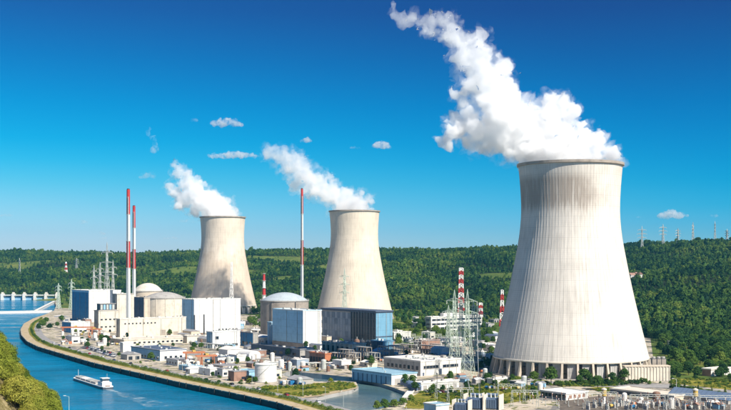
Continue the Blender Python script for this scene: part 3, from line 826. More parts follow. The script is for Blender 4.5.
win_row(o,'e',2,2,Wd*.30,2.2,4.2,0,.15,frame=CONC); win_row(o,'e',3,Wd*.58,Wd*.93,2.2,4.2,0,.15,frame=CONC); win_row(o,'e',1,Wd*.08,Wd*.24,9.2,12,0,.2,frame=CONC)
win_row(o,'r',2,-L+1,-1,3,6,0,.4)
o,L,Wd,h = building('annex', 'blue sided annex right of the small white workshop', 'building', 253,347,240.5,257,333.5, BLUE, CONC, ROOFG, vents=2)
win_row(o,'r',3,-L+2,-2,2,5,0,.4)
o,L,Wd,h = building('low_annex', 'low slate coloured annex at the foot of the big pale blue hall', 'building', 300,358.5,251,306,350, SLATE, CONC, SLATE, vents=6)
win_row(o,'r',7,-L+4,-4,2,4.5,0,.5)

# middle reactor and big pale blue hall
r2 = reactor('reactor_building', 'brown grey reactor drum with a pale blue dome behind the pale blue hall', 284.5, 1262, 27.6, 41.5, 51.5, BROWNC, weathered('pale_zinc_dome',(0.44,0.50,0.53),.1,.5), ribs=0)
for a in (-60, -118):
    MB().tube((28.1*math.cos(R(a)),28.1*math.sin(R(a)),0),(28.1*math.cos(R(a)),28.1*math.sin(R(a)),41),.45,.45,6).build('downpipe', DSTEEL, r2)
o,L,Wd,h = building('auxiliary_building', 'slim pale blue side block left of the big pale blue hall', 'building', 271.5,344,268.5,276,323, LBLUE2, LBLUE, ROOFG, minL=8)
o,L,Wd,h = building('fuel_hall', 'big box hall with pale blue river face and bright white end', 'hall', 303,349,272.5,321.5,311.3, LBLUE, WHITE, ROOFW, vents=5, skirt=None, cap=LBLUE)
MB().box(-L-.15,.05,-.3,-.03,0,5.5).build('plinth', BROWNC, o)
MB().box(.03,.3,1.2,Wd*.8,0,1.4).build('plinth', CONC, o)

GREYC = weathered('grey_louvre_a',(0.28,0.34,0.41),.10,.6); GREYC2 = weathered('grey_louvre_b',(0.34,0.39,0.45),.10,.6); GREYD = weathered('grey_louvre_c',(0.20,0.25,0.31),.10,.6)
# grey turbine hall with glazed grid and dark bay
o,L,Wd,h = building('turbine_hall', 'dark grey gridded turbine hall below the middle cooling tower', 'hall', 376,344,322,391.5,313, GREYC, JBLUE, SLATE, vents=9, minW=22, cap=SLATE)
MB().box(-L-1.2,1.2,-1.4,Wd+.6,h+1.1,h+2.4).build('roof_slab', SLATE, o)
x0 = -L; xg = -L*.45
for i in range(11):
    for j in range(4):
        ww = (xg-x0)/11; hh = (h-5)/4
        MB().box(x0+i*ww+.35, x0+(i+1)*ww-.35, -.22, -.02, 4+j*hh+.35, 4+(j+1)*hh-.35).build('louvre_panel', [GREYC, GREYC2, GREYC, GREYD][(i*3+j*5+i*j)%4], o)
MB().box(x0,xg,-.5,-.05,h-1.2,h).build('grid_head', CONC, o)
MB().box(xg+.4,-.6,-.3,-.02,3.5,h-.3).build('dark_bay', plain('dark_blue_glazing',(0.035,0.05,0.075),.25), o)
for i in range(9):
    x = xg+1.5+i*(-2-xg)/8.6
    MB().box(x-.3,x+.3,-.8,-.31,0,h-.3).build('mullion', DSTEEL, o)
for z in (9,17,25): MB().box(xg+.4,-.6,-.75,-.35,z,z+.5).build('rail', DSTEEL, o)
MB().box(.02,.5,-.2,Wd,0,1.2).build('plinth', CONC, o)
MB().box(-.02,.6,0,Wd,7.2,8.0).build('band', SLATE, o)
# terraces and vessels before the turbine hall
o,L,Wd,h = building('transformer_bay', 'beige concrete transformer terrace under the grey gridded hall', 'building', 352,357,322,366,345, BEIGE, BEIGE2, ROOFG, vents=12)
for i in range(6):
    x = -L+2+i*(L-3)/6; MB().box(x,x+(L-3)/6-1.6,-.3,.06,.5,h-2.2).build('bay_opening', DARK, o)
    MB().box(x+(L-3)/6-1.3,x+(L-3)/6-.3,-2.5,-.02,0,h+.5).build('fire_wall', BEIGE, o)
win_row(o,'e',3,1.5,Wd-1.5,h*.5,h*.75,0,.4)
for i, px in enumerate((357,362.5,368)):
    P = gp(px, 352.5+i*1.6); s = thing('water_vessel', ['brown vertical vessel at the left of three','brown vertical vessel in the middle of three','brown vertical vessel at the right of three'][i]+' before the dark bay', 'tank', P, 0, 'brown vertical vessels')
    MB().lathe([(2.6,0),(2.6,11),(2.3,12.1),(1.2,12.9),(.02,13.2)],18).build('shell', RUST if i != 1 else BROWNC, s, smooth=True)
    MB().lathe([(2.62,3.9),(2.85,3.95),(2.85,4.3),(2.62,4.35)],18).build('hoop', STEEL, s); MB().lathe([(2.62,8.9),(2.85,8.95),(2.85,9.3),(2.62,9.35)],18).build('hoop', STEEL, s)
    MB().tube((0,0,13),(0,0,15),.3,.3,8).build('vent_pipe', STEEL, s)
o,L,Wd,h = building('pump_building', 'blue frame pump building with open dark bays right of the vessels', 'building', 383,355,371,393,342, SLATE, JBLUE, JBLUE, vents=2)
for i in range(3): MB().box(-L+1.5+i*L/3,-L+i*L/3+L/3-1,-.25,.05,.5,h*.45).build('bay_opening', DARK, o)
o,L,Wd,h = building('brick_workshop', 'orange red workshop with arched bays before the white hall end', 'building', 325,364,309.5,331,354.5, BRICK, ORANGE, ORANGE, vents=3)
for i in range(5): MB().box(-L+1.2+i*(L-2)/5,-L+i*(L-2)/5+(L-2)/5,-.3,.05,.3,h*.65).build('bay_opening', DARK, o)
o,L,Wd,h = building('valve_house', 'tiny cream valve house at the foot of the white hall end', 'building', 305.5,357,303,312,350, BEIGE2, WHITEP, ROOFW)
o,L,Wd,h = building('brick_store', 'red brown brick store right of the blue turbine hall end', 'building', 421,349.5,414,440,341, BRICK, BRICK, ROOFG, vents=3)
o,L,Wd,h = building('canteen', 'small white flat roofed block between turbine hall and office', 'building', 394,341,391,411,333, WHITEP, WHITEP, ROOFW, vents=2)
win_row(o,'e',6,1.5,Wd-1.5,2,4.2,0,.3)
# office block
o,L,Wd,h = building('office_block', 'three storey cream office block with ribbon windows before the wooded hill', 'building', 431,331.5,425.5,482,317.5, BEIGE2, WHITEP, ROOFW, vents=3)
for k in range(3):
    z = h*(.14+.30*k); win_row(o,'e',12,1.5,Wd-1.5,z,z+h*.14,0,.08); win_row(o,'r',2,-L+1,-1,z,z+h*.14,0,.12)
MB().box(-L*.8,-2,Wd*.26,Wd*.64,h+.56,h+4.6).build('penthouse', WHITEP, o)
# pump house and workshops by the basin
o,L,Wd,h = building('pump_house', 'long low pump house with sky blue walls and roof on the basin edge', 'building', 391.5,385,352,417,375.2, LBLUE2, WHITEP, ROOFB, cap=ROOFB)
MB().box(-L-.1,.1,-.25,-.03,h-1.1,h-.05).build('fascia', LBLUE, o)
for i in range(8):
    MB().box(-L+2+i*(L-3)/8,-L+2+i*(L-3)/8+.5,-.35,-.03,0,h-1.2).build('pilaster', SLATE, o)
MB().box(-.05,.2,3,8,0,4.2).build('roller_door', CONC, o); win_row(o,'e',3,11,Wd-3,1.8,3.4,0,.4)
o,L,Wd,h = building('workshop_hall', 'white flat roofed hall with a row of dark square windows', 'building', 420.5,376,384,461,362, CONC, WHITEP, ROOFW, vents=10)
win_row(o,'r',8,-L+3,-1.5,h*.40,h*.68,0,.45,frame=WHITEP)
win_row(o,'e',5,3,Wd*.44,h*.50,h*.70,0,.06,frame=CONC); win_row(o,'e',4,Wd*.54,Wd*.93,h*.50,h*.70,0,.06,frame=CONC)
MB().box(-.05,.2,Wd*.45,Wd*.52,0,4.5).build('roller_door', SLATE, o)
o,L,Wd,h = building('garage', 'low white roofed garage right of the pump house', 'building', 421,390.5,414,459,384, WHITEP, WHITEP, ROOFW, vents=3)
for i in range(7): MB().box(-.05,.15,2+i*(Wd-3)/7,2+i*(Wd-3)/7+(Wd-3)/7*.7,0,3.2).build('garage_door', [CONC,STEEL][i%2], o)
# five dark screen housings by the basin
sc = None
for i in range(5):
    P = gp(401.5+i*3.7, 383.5+i*1.7)
    if sc is None:
        sc = thing('screen_housing', '', 'housing', P, ANG, 'dark screen housings by the basin')
        mb = MB(); pr = [(-2.1,0),(-2.1,2.6)]+[(2.1*math.cos(R(a)),2.6+1.9*math.sin(R(a))) for a in range(165,10,-15)]+[(2.1,2.6),(2.1,0)]
        mb.add([(-3,a,b) for a,b in pr]+[(3,a,b) for a,b in pr],[(k,k+1,len(pr)+k+1,len(pr)+k) for k in range(len(pr)-1)]+[tuple(range(len(pr)))[::-1],tuple(range(len(pr),2*len(pr)))])
        mb.build('hood', BLUEGREY, sc); MB().box(3.01,3.15,-1.2,1.2,.4,2.6).build('hatch', DSTEEL, sc); MB().box(-3.4,3.4,-2.4,2.4,-.2,.3).build('base', CONC, sc); u = sc
    else: u = copy_tree(sc); u.location = P
    u['label'] = ['first','second','third','fourth','fifth'][i] + ' rounded dark housing from the pump house in the basin row'

# white tank and control hut by the river
P = gp(265.7, 381.5)
tk = thing('storage_tank', 'white cylindrical storage tank standing near the quay', 'tank', P)
MB().lathe([(7.9,0),(7.9,12.6),(7.7,12.9),(.02,13.9)],40).build('shell', WHTP, tk, smooth=False)
MB().lathe([(7.95,12.3),(8.15,12.35),(8.15,12.75),(7.95,12.8)],40).build('top_ring', STEEL, tk)
for z in (3.2,6.4,9.6): MB().lathe([(7.91,z),(7.99,z+.02),(7.99,z+.18),(7.91,z+.2)],40).build('seam', WHTP, tk)
MB().lathe([(8.8,-.1),(8.8,.5),(7.8,.5)],40).build('base', CONC, tk)
lb = MB()
for i in range(14):
    a0, a1 = R(-150+i*7), R(-150+(i+1)*7); z0_, z1_ = i*.9, (i+1)*.9
    lb.tube((8.3*math.cos(a0),8.3*math.sin(a0),z0_+1),(8.3*math.cos(a1),8.3*math.sin(a1),z1_+1),.18,.18,4)
lb.build('spiral_stair', STEEL, tk)
rl = MB()
for i in range(24):
    a0, a1 = 2*math.pi*i/24, 2*math.pi*(i+1)/24
    rl.tube((7.6*math.cos(a0),7.6*math.sin(a0),12.9),(7.6*math.cos(a0),7.6*math.sin(a0),14),.05,.05,4); rl.tube((7.6*math.cos(a0),7.6*math.sin(a0),14),(7.6*math.cos(a1),7.6*math.sin(a1),14),.05,.05,4)
rl.build('railing', STEEL, tk)
o,L,Wd,h = building('control_hut', 'grey blue flat roofed hut left of the white tank', 'building', 249,379.5,238.5,258,372, LBLUE2, LBLUE, ROOFB)
o,L,Wd,h = building('store', 'small white store with bluish side before the slate annex', 'building', 237,361.5,229,246,356, LBLUE, WHITEP, ROOFW, vents=1)
# white round roofed tent hall
P = gp(249, 359); th = thing('tent_hall', 'white round roofed tent hall below the slate annex', 'tent', P, ANG)
pr = [(0,0),(0,3)]+[(6-6*math.cos(R(a)),3+4.2*math.sin(R(a))) for a in range(15,180,15)]+[(12,3),(12,0)]
mb = MB(); m_ = len(pr); mb.add([(-20,a,b) for a,b in pr]+[(0,a,b) for a,b in pr],[(k,k+1,m_+k+1,m_+k) for k in range(m_-1)]+[tuple(range(m_))[::-1],tuple(range(m_,2*m_))]); mb.build('canopy', WHTP, th)
MB().box(.01,.2,4,8,0,4).build('door', CONC, th)

# riverside sheds
o,L,Wd,h = building('white_store', 'small white box store left of the dark roofed riverside shed', 'building', 123,352.5,120,133,343.5, WHITEP, WHITE, ROOFW)
o,L,Wd,h = building('riverside_shed', 'long riverside shed with slate roof, blue side and white end', 'shed', 160,361,131,186.5,351, LBLUE2, WHITE, SLATE, vents=4)
win_row(o,'r',9,-L+2,-2,1.2,3.2,0,.5); win_row(o,'e',4,3,Wd-3,1.5,4,0,.5,frame=CONC)
o,L,Wd,h = building('beige_annex', 'low beige annex strip between low beige block and riverside shed', 'building', 124,345.5,110,196,340.5, BEIGE, BEIGE2, BEIGE2, vents=6, minL=12)
win_row(o,'e',14,4,Wd-4,1.4,3.2,0,.5)
o,L,Wd,h = building('low_store', 'long low beige store right of the low beige block', 'building', 187,343,184,205,336.5, BEIGE, BEIGE2, ROOFG, vents=2, minL=9)

# striped stacks
def stack(label, px, Y, top, r0, r1, bands, base=0):
    X = (px-CX)*Y/FP; zt = HC + (HY-top)*Y/FP
    o = thing('striped_stack', label, 'chimney', (X,Y,base), 0, 'tall red and white striped stacks')
    zz = [HC + (HY-b)*Y/FP for b in bands] ; zs = [zt]+zz+[base]
    rad = lambda z: r0+(r1-r0)*z/zt
    for i in range(len(zs)-1):
        a, b = zs[i+1], zs[i]
        MB().tube((0,0,a-base),(0,0,b-base),rad(a),rad(b),16).build('red_band' if i%2 == 0 else 'white_band', REDP if i%2 == 0 else WHTP, o, smooth=False)
        if i: MB().lathe([(rad(b),b-base-.4),(rad(b)+.5,b-base-.3),(rad(b)+.5,b-base+.3),(rad(b),b-base+.4)],16).build('gallery', STEEL, o)
    MB().tube((0,0,zt-base),(0,0,zt-base+1),rad(zt)*.8,rad(zt)*.8,12).build('flue', DSTEEL, o)
    MB().box(rad(0)*.2-.4,rad(0)*.2+.4,-rad(0)-.5,-rad(0)+.1,0,zt*.95-base).build('ladder', STEEL, o)
    return o
stack('tallest red and white stack, the front one of the left pair', 128.3, 1300, 189.5, 2.7, 2.0, (214.5,241,268))
stack('slightly shorter red and white stack, the rear one of the left pair', 134, 1560, 206, 2.7, 2.0, (228,249,269))
stack('red and white stack standing alone behind the middle reactor dome', 302, 1330, 189, 1.9, 1.45, (214,240,265))
for px, Y, top, r, n, lb in ((264,1750,273.5,3.6,6,'rusty red and white banded chimney between left tower and reactor'),):
    zt = HC+(HY-top)*Y/FP; o = thing('banded_chimney', lb, 'chimney', ((px-CX)*Y/FP,Y,0), 0, 'short banded chimneys')
    for i in range(n):
        a, b = zt*i/n, zt*(i+1)/n; ra = r*(1-.5*i/n); rb_ = r*(1-.5*(i+1)/n)
        MB().tube((0,0,a),(0,0,b),ra,rb_,14).build('red_band' if (n-i)%2 else 'white_band', REDP if (n-i)%2 else WHTP, o)
        MB().lathe([(rb_,b-.5),(rb_+1.2,b-.4),(rb_+1.2,b+.2),(rb_,b+.3)],14).build('gallery', STEEL, o)

# ------------------------------------------------------------------ pylons and masts
def lattice_tower(name, label, loc, H, wb, wt, mat, arms=3, arm=9, t=0.32, rz=0, group=None, bands=None, cat='pylon', panels=9):
    o = thing(name, label, cat, loc, rz, group)
    body = H*(.86 if arms else 1.0)
    zs = [body*(1-(1-i/panels)**1.15) for i in range(panels+1)]
    hw = lambda z: (wb + (wt-wb)*min(1, z/(body*.8))**.8)/2
    segs = {}
    def put(k, a, b, tt): segs.setdefault(k, MB()).tube(a, b, tt, tt, 4, cap=False)
    cs = ((1,1),(-1,1),(-1,-1),(1,-1))
    for i in range(panels):
        a, b = zs[i], zs[i+1]; wa, wb_ = hw(a), hw(b)
        key = 'mast' if bands is None else ('red_band' if i % 2 == panels % 2 else 'white_band')
        for j in range(4):
            c0 = cs[j]; c1 = cs[(j+1)%4]
            put(key, (c0[0]*wa,c0[1]*wa,a), (c0[0]*wb_,c0[1]*wb_,b), t)
            put(key, (c0[0]*wa,c0[1]*wa,a), (c1[0]*wb_,c1[1]*wb_,b), t*.55)
            put(key, (c1[0]*wa,c1[1]*wa,a), (c0[0]*wb_,c0[1]*wb_,b), t*.55)
            put(key, (c0[0]*wb_,c0[1]*wb_,b), (c1[0]*wb_,c1[1]*wb_,b), t*.55)
    for k, m in segs.items(): m.build(k, {'mast':mat,'red_band':REDP,'white_band':WHTP}[k], o)
    if arms:
        w = hw(body)
        MB().tube((w,w,body),(0,0,H),t*.8,t*.8,4).tube((-w,w,body),(0,0,H),t*.8,t*.8,4).tube((-w,-w,body),(0,0,H),t*.8,t*.8,4).tube((w,-w,body),(0,0,H),t*.8,t*.8,4).build('peak', mat, o)
        for k in range(arms):
            z = body*(.995 - .155*k); w = hw(z); ln = arm*(1-.14*(k % 2 == 0))
            for sgn in (-1,1):
                am = MB(); tip = (sgn*(w+ln),0,z+.4)
                for dy in (-w,w):
                    am.tube((sgn*w,dy,z),tip,t*.6,t*.6,4); am.tube((sgn*w,dy,z+2.4),tip,t*.6,t*.6,4)
                for q in (.3,.6):
                    am.tube((sgn*(w+ln*q),-w*(1-q),z+.1),(sgn*(w+ln*q),w*(1-q),z+.1),t*.5,t*.5,4)
                    am.tube((sgn*(w+ln*q),w*(1-q),z+.1),(sgn*(w+ln*q*.6),w*(1-q*.6),z+2.4*(1-q*.6)),t*.5,t*.5,4)
                A = am.build('cross_arm', mat, o)
                MB().tube((tip[0],0,z+.3),(tip[0],0,z-2.6),.22,.22,6).build('insulator', PORC, A)
    return o
PY = [ # px, Y, top y, wb, arms, arm, material, label
 (454.5, 880, 289.5, 9, 3, 6.5, PALESTEEL, 'pale green lattice pylon, left of the pair before the nearest tower'),
 (467.5, 815, 289, 10, 3, 7.5, PALESTEEL, 'pale green lattice pylon, right and nearer of the pair before the nearest tower'),
 (478, 905, 306, 8, 2, 6, PALESTEEL, 'short pale lattice pylon close beside the left flank of the nearest tower'),
 (461, 925, 296, 8, 3, 6, PALESTEEL, 'pale green lattice pylon standing between and behind the taller central pair'),
 (473.5, 960, 300, 8, 3, 6, PALESTEEL, 'pale lattice pylon behind and right of the taller central pair'),
 (448.5, 1010, 305, 7, 2, 6, PALESTEEL, 'pale lattice pylon behind and left of the taller central pair'),
 (344.5, 1420, 268, 9, 3, 7, PALESTEEL, 'pale lattice pylon before the middle cooling tower'),
 (231.5, 1560, 262, 7, 0, 0, WHTP, 'white lattice mast before the leftmost cooling tower'),
 (107, 1750, 242, 13, 3, 11, STEEL, 'largest grey lattice pylon behind the far left hall'),
 (100, 1900, 262, 9, 3, 8, STEEL, 'grey lattice pylon just left of the largest far left pylon'),
 (113, 1850, 260, 8, 2, 8, STEEL, 'grey lattice pylon just right of the largest far left pylon'),
 (94, 1950, 265, 8, 2, 7, STEEL, 'leftmost small lattice pylon of the cluster behind the far left hall'),
 (58.5, 2050, 283, 7, 2, 7, PALESTEEL, 'pale lattice pylon above the river bend, left of two'),
 (71.5, 2000, 279, 7, 2, 7, PALESTEEL, 'pale lattice pylon above the river bend, right of two'),
]
for px, Y, top, wb, arms, arm, mt_, lb in PY:
    X = (px-CX)*Y/FP; z0 = max(0, hill(X,Y)) if Y > 1100 else 0; H = HC+(HY-top)*Y/FP - z0
    lattice_tower('lattice_pylon', lb, (X,Y,z0), H, wb, 2.0, mt_, arms, arm, t=.00020*Y+.02, rz=R(-25), group='lattice pylons', panels=10, cat='pylon')
lattice_tower('banded_mast', 'tallest red and white lattice mast behind the cream office block', ((461-CX)*1700/FP,1700,0), HC+(HY-268)*1700/FP, 10, 5.5, STEEL, 0, 0, t=1.0, bands=1, panels=11, cat='mast', group='red and white lattice masts')
lattice_tower('banded_mast', 'small red and white lattice mast at the right end of the office', ((480.5-CX)*1600/FP,1600,0), HC+(HY-303)*1600/FP, 7, 4.5, STEEL, 0, 0, t=.8, bands=1, panels=6, cat='mast', group='red and white lattice masts')
lattice_tower('banded_mast', 'short red and white lattice mast just left of the nearest tower', ((502-CX)*1480/FP,1480,0), HC+(HY-290)*1480/FP, 7, 3, STEEL, 0, 0, t=.7, bands=1, panels=6, cat='mast')
# masts on the far hill crest
FAR = [(642,2950,226),(663,3000,224),(678,3050,228),(693,2900,222),(715,3000,221),(727,3050,229),(19.5,3300,258),(76.5,3400,258),(66,3100,262)]
for i, (px, Y, top) in enumerate(FAR):
    X = (px-CX)*Y/FP; z0 = hill(X,Y)-1; H = HC+(HY-top)*Y/FP - z0
    lab = ['leftmost of the six pylons on the right hand crest','second pylon from the left on the right hand crest','third pylon from the left on the right hand crest','fourth and tallest pylon on the right hand crest','fifth pylon from the left on the right hand crest','rightmost of the six pylons on the right hand crest','slender grey pylon on the wooded slope at far left','slender grey pylon on the far left slope beside the striped mast','red and white striped mast on the far left wooded slope'][i]
    lattice_tower('crest_pylon' if i < 8 else 'striped_mast', lab, (X,Y,z0), H, 9, 2.2, STEEL, 0 if i == 8 else 3, 12, t=.5 if i < 8 else .9, rz=R(20*i), group='far pylons on the hills', bands=(1 if i == 8 else None), panels=7, cat='pylon')

# ------------------------------------------------------------------ barge and moored boat
a = gp(76.5,379.2,-4); b = gp(108.5,389.4,-4); d = b-a; Lb = d.length
bg_ = thing('river_barge', 'long grey river barge with open holds sailing up the river', 'barge', (a+b)/2, math.atan2(d.y,d.x))
hl = Lb/2; W2 = 4.6
def hullpoly(s): return [(-hl+.3,-.6*s),(-hl+4,-W2*.75*s),(-hl+8,-W2*s),(hl-5,-W2*s),(hl-1,-W2*.8*s),(hl,-W2*.4*s),(hl,W2*.4*s),(hl-1,W2*.8*s),(hl-5,W2*s),(-hl+8,W2*s),(-hl+4,W2*.75*s),(-hl+.3,.6*s)]
MB().prism(hullpoly(1.0), -.8, 1.5).build('hull', plain('barge_hull', (0.09,0.10,0.12), .5), bg_)
MB().prism(hullpoly(1.02), 1.501, 2.0).build('gunwale', WHTP, bg_)
for i in range(4):
    x0_ = -hl+10+i*(Lb-28)/4; x1_ = x0_+(Lb-28)/4-1.2
    hc = MB(); hc.box(x0_,x1_,-3.5,3.5,2.01,3.3); hb_ = hc.build('hatch_coaming', CONC, bg_)
    MB().add([(x0_+.3,-3.3,3.31),(x1_-.3,-3.3,3.31),(x1_-.3,0,4.1),(x0_+.3,0,4.1),(x1_-.3,3.3,3.31),(x0_+.3,3.3,3.31)],[(0,1,2,3),(3,2,4,5),(0,3,5),(1,4,2)]).build('hatch_cover', [STEEL,WHTP,STEEL,CONC][i], hb_)
dk = MB().box(hl-14,hl-3.5,-3.4,3.4,2.01,4.6).build('deck_house', WHTP, bg_)
wh = MB().box(hl-11,hl-6,-2.4,2.4,4.61,7.2).build('wheelhouse', WHTP, bg_)
MB().box(hl-11.1,hl-5.9,-2.5,2.5,5.6,6.6).build('window_band', GLASS, wh); MB().box(hl-11.6,hl-5.4,-2.9,2.9,7.21,7.5).build('wheelhouse_roof', WHTP, wh)
for x in (-hl+5,): MB().tube((x,0,2),(x,0,8),.15,.1,6).box(x-1.5,x+1.5,-2,2,2.01,3.1).build('bow_mast', WHTP, bg_)
MB().tube((hl-8,1.5,7.5),(hl-8,1.5,10.5),.1,.08,6).build('mast', STEEL, bg_)
MB().box(hl-2.8,hl-.8,-1.5,1.5,2.01,2.5).build('stern_deck', RUST, bg_)
# wake behind the barge: foam lying on the water
wk = N('wake_foam'); wk.rough(.6,.3)
wf = wk.noise(wk.world((1,1,1)), .16, 6, .7); 
tr_ = wk.new('ShaderNodeBsdfTransparent'); mx_ = wk.new('ShaderNodeMixShader'); wk.bsdf.inputs['Base Color'].default_value = (.55,.68,.72,1)
wk.l(wk.math('MULTIPLY', wk.sstep(wf,.44,.70), .42), mx_.inputs[0]); wk.l(tr_.outputs[0], mx_.inputs[1]); wk.l(wk.bsdf.outputs[0], mx_.inputs[2]); wk.l(mx_.outputs[0], wk.out.inputs[0])
dn = d.normalized(); sdv = Vector((-dn.y,dn.x,0)); wm = MB(); ws = []
for i in range(9):
    p = b + dn*(2+i*13); w_ = 2.6+i*.8
    ws += [tuple(p+sdv*w_+Vector((0,0,.05))), tuple(p-sdv*w_+Vector((0,0,.05)))]
wm.add(ws,[(2*i,2*i+1,2*i+3,2*i+2) for i in range(8)])
tag(wm.build('wake', wk.mat), 'pale foamy wake trailing behind the barge', kind='stuff')
wk2 = wk.mat.copy(); wk2.name = 'prop_wash_foam'
for nd in wk2.node_tree.nodes:
    if nd.type == 'MAP_RANGE': nd.inputs['From Min'].default_value = .30; nd.inputs['From Max'].default_value = .55
p_ = b + dn*.5; q_ = b + dn*26
tag(MB().add([tuple(p_+sdv*2.2+Vector((0,0,.1))),tuple(p_-sdv*2.2+Vector((0,0,.1))),tuple(q_-sdv*1.3+Vector((0,0,.1))),tuple(q_+sdv*1.3+Vector((0,0,.1)))],[(0,1,2,3)]).build('prop_wash', wk2), 'white prop wash churned up at the barge stern', kind='stuff')
a = gp(59,320.5,-4); b = gp(74,318.3,-4); d = b-a; hl = d.length/2; Lb = d.length; W2 = 3.6
mo = thing('moored_boat', 'white moored workboat with dark cabin at the river bend', 'boat', (a+b)/2 + Vector((-18,0,0)), math.atan2(d.y,d.x))
MB().prism(hullpoly(1.0), -.6, 1.8).build('hull', WHTP, mo)
cb = MB().box(2,hl-4,-2.4,2.4,1.81,5.2).build('cabin', BLUEGREY, mo); MB().box(1.6,hl-3.6,-2.8,2.8,5.21,5.6).build('cabin_roof', WHTP, cb)
MB().box(-hl+9,0,-2.4,2.4,1.81,2.8).build('hatch', CONC, mo)

# ------------------------------------------------------------------ gantries, pipe racks, clutter
def gantry(label, loc, span, H, mat, rz, name='gantry_crane'):
    o = thing(name, label, 'crane', loc, rz, 'orange gantry frames')
    for x in (0, span):
        for y in (-2.4, 2.4): MB().tube((x,y*1.3,0),(x,y,H),.45,.38,4).build('leg', mat, o)
        MB().box(x-.4,x+.4,-3.2,3.2,.3,1).build('sill_beam', mat, o)
    MB().box(-2.5,span+2.5,-2.7,-1.9,H,H+1.3).build('girder', mat, o); MB().box(-2.5,span+2.5,1.9,2.7,H,H+1.3).build('girder', mat, o)
    MB().box(span*.4,span*.4+2.5,-2.6,2.6,H+1.31,H+2.6).build('trolley', YEL, o)
    return o
gantry('orange gantry frame by the riverside, left one of the near pair', gp(186,366), 13, 10.5, ORANGE, ANG+1.2)
gantry('orange gantry frame by the riverside, right one of the near pair', gp(199,368.5), 12, 9.5, ORANGE, ANG+1.35)
gantry('orange gantry frame before the far left blue shed', gp(63,334.5), 34, 8.0, ORANGE, ANG+1.0)
gantry('orange gantry frame before the glazed beige block', gp(89,337), 12, 8.5, ORANGE, ANG+.9)
# cable drums
dr = None
for i in range(6):
    P = gp(285+i*2.7, 362.5+i*.8)
    if dr is None:
        dr = thing('cable_drum', '', 'drum', P, ANG+1.57, 'dark cable drums'); mb = MB()
        mb.tube((0,-1.3,3),(0,1.3,3),2.0,2.0,16); mb.build('core', BLUEGREY, dr)
        for y in (-1.5,1.3):
            MB().tube((0,y,3),(0,y+.2,3),3,3,20).build('flange', DSTEEL, dr)
        u = dr
    else: u = copy_tree(dr); u.location = P
    u['label'] = ['first','second','third','fourth','fifth','sixth'][i]+' dark cable drum from the left in the row below the slate annex'

# concrete pilaster wall and coolers right of the nearest tower
P = gp(625,381); o = thing('channel_wall', 'fluted beige concrete wall right of the nearest tower', 'wall', P, R(4))
MB().box(0,33,0,6,0,10.2).build('wall', BEIGE2, o); MB().box(-.4,33.4,-.5,6.4,10.21,11).build('coping', BEIGE, o)
for i in range(15): MB().box(.3+i*2.3,.9+i*2.3,-.45,-.002,0,10.2).build('pilaster', BEIGE2, o)
for i, px in enumerate((648,653.5,658.5,663)):
    u = thing('cooler_box', ['leftmost','second','third','rightmost'][i]+' dark cooler box behind the fluted concrete wall', 'cooler', gp(px,373), R(4), 'dark cooler boxes')
    MB().box(-2,2,-2,2,0,11.5).build('casing', DSTEEL, u); MB().tube((0,0,11.5),(0,0,12.8),1.5,1.5,14).build('fan_cowl', CONC, u); MB().box(-1.6,1.6,-2.15,-2.01,5,11).build('grille', BROWNC, u)

# long sheds at the lower right
o,L,Wd,h = building('long_shed', 'long beige roofed shed at the lower right below the nearest tower', 'shed', 674,400.5,610,694,397, SLATE, BEIGE, BEIGE2, cap=BEIGE2)
win_row(o,'r',9,-L+2,-2,.6,1.8,0,.35)
P = gp(728,404.5); L,_ = solve(P,669,740); o = thing('blue_roof_shed', 'long shed with slate blue pitched roof at the right edge', 'shed', P, ANG)
MB().box(-L,0,0,12,0,2.6).build('wall', CONC, o)
MB().add([(-L-.5,-.6,2.5),(.5,-.6,2.5),(.5,6,6.4),(-L-.5,6,6.4),(.5,12.6,2.5),(-L-.5,12.6,2.5)],[(0,1,2,3),(3,2,4,5),(1,4,2),(0,3,5)]).build('roof', BLUEGREY, o)
for i in range(12): MB().add([(-L+i*L/12,-.62,2.62),(-L+i*L/12+.25,-.62,2.62),(-L+i*L/12+.25,6,6.52),(-L+i*L/12,6,6.52)],[(0,1,2,3)]).build('roof_seam', SLATE, o)
o,L,Wd,h = building('white_roof_shed', 'white roofed open shed below the nearest tower', 'shed', 566,400.5,540.5,588,394.5, CONC, WHITEP, ROOFW, cap=ROOFW)
win_row(o,'r',7,-L+1,-1,1.2,3.4,0,.2); win_row(o,'e',4,2,Wd-2,1,3,0,.4,mat=BRICK)
o,L,Wd,h = building('low_store', 'low white store at the left foot of the nearest tower', 'building', 493,384.5,489,512,380, WHITEP, WHITEP, ROOFW, vents=2)
o,L,Wd,h = building('low_store', 'low grey store before the nearest tower left columns', 'building', 516,386.5,511,541,382.5, SLATE, CONC, ROOFG, vents=2)
o,L,Wd,h = building('white_house', 'small white house among the trees right of the nearest tower', 'house', 674,347,671,685,342, WHITEP, WHITEP, ROOFW, minL=8)
win_row(o,'e',4,1,Wd-1,1.5,4,0,.4)
o,L,Wd,h = building('pink_house', 'low house with red brown wall among the right hand trees', 'house', 711,376.5,706,731,370, BRICK, WHITEP, BEIGE2, minL=8)
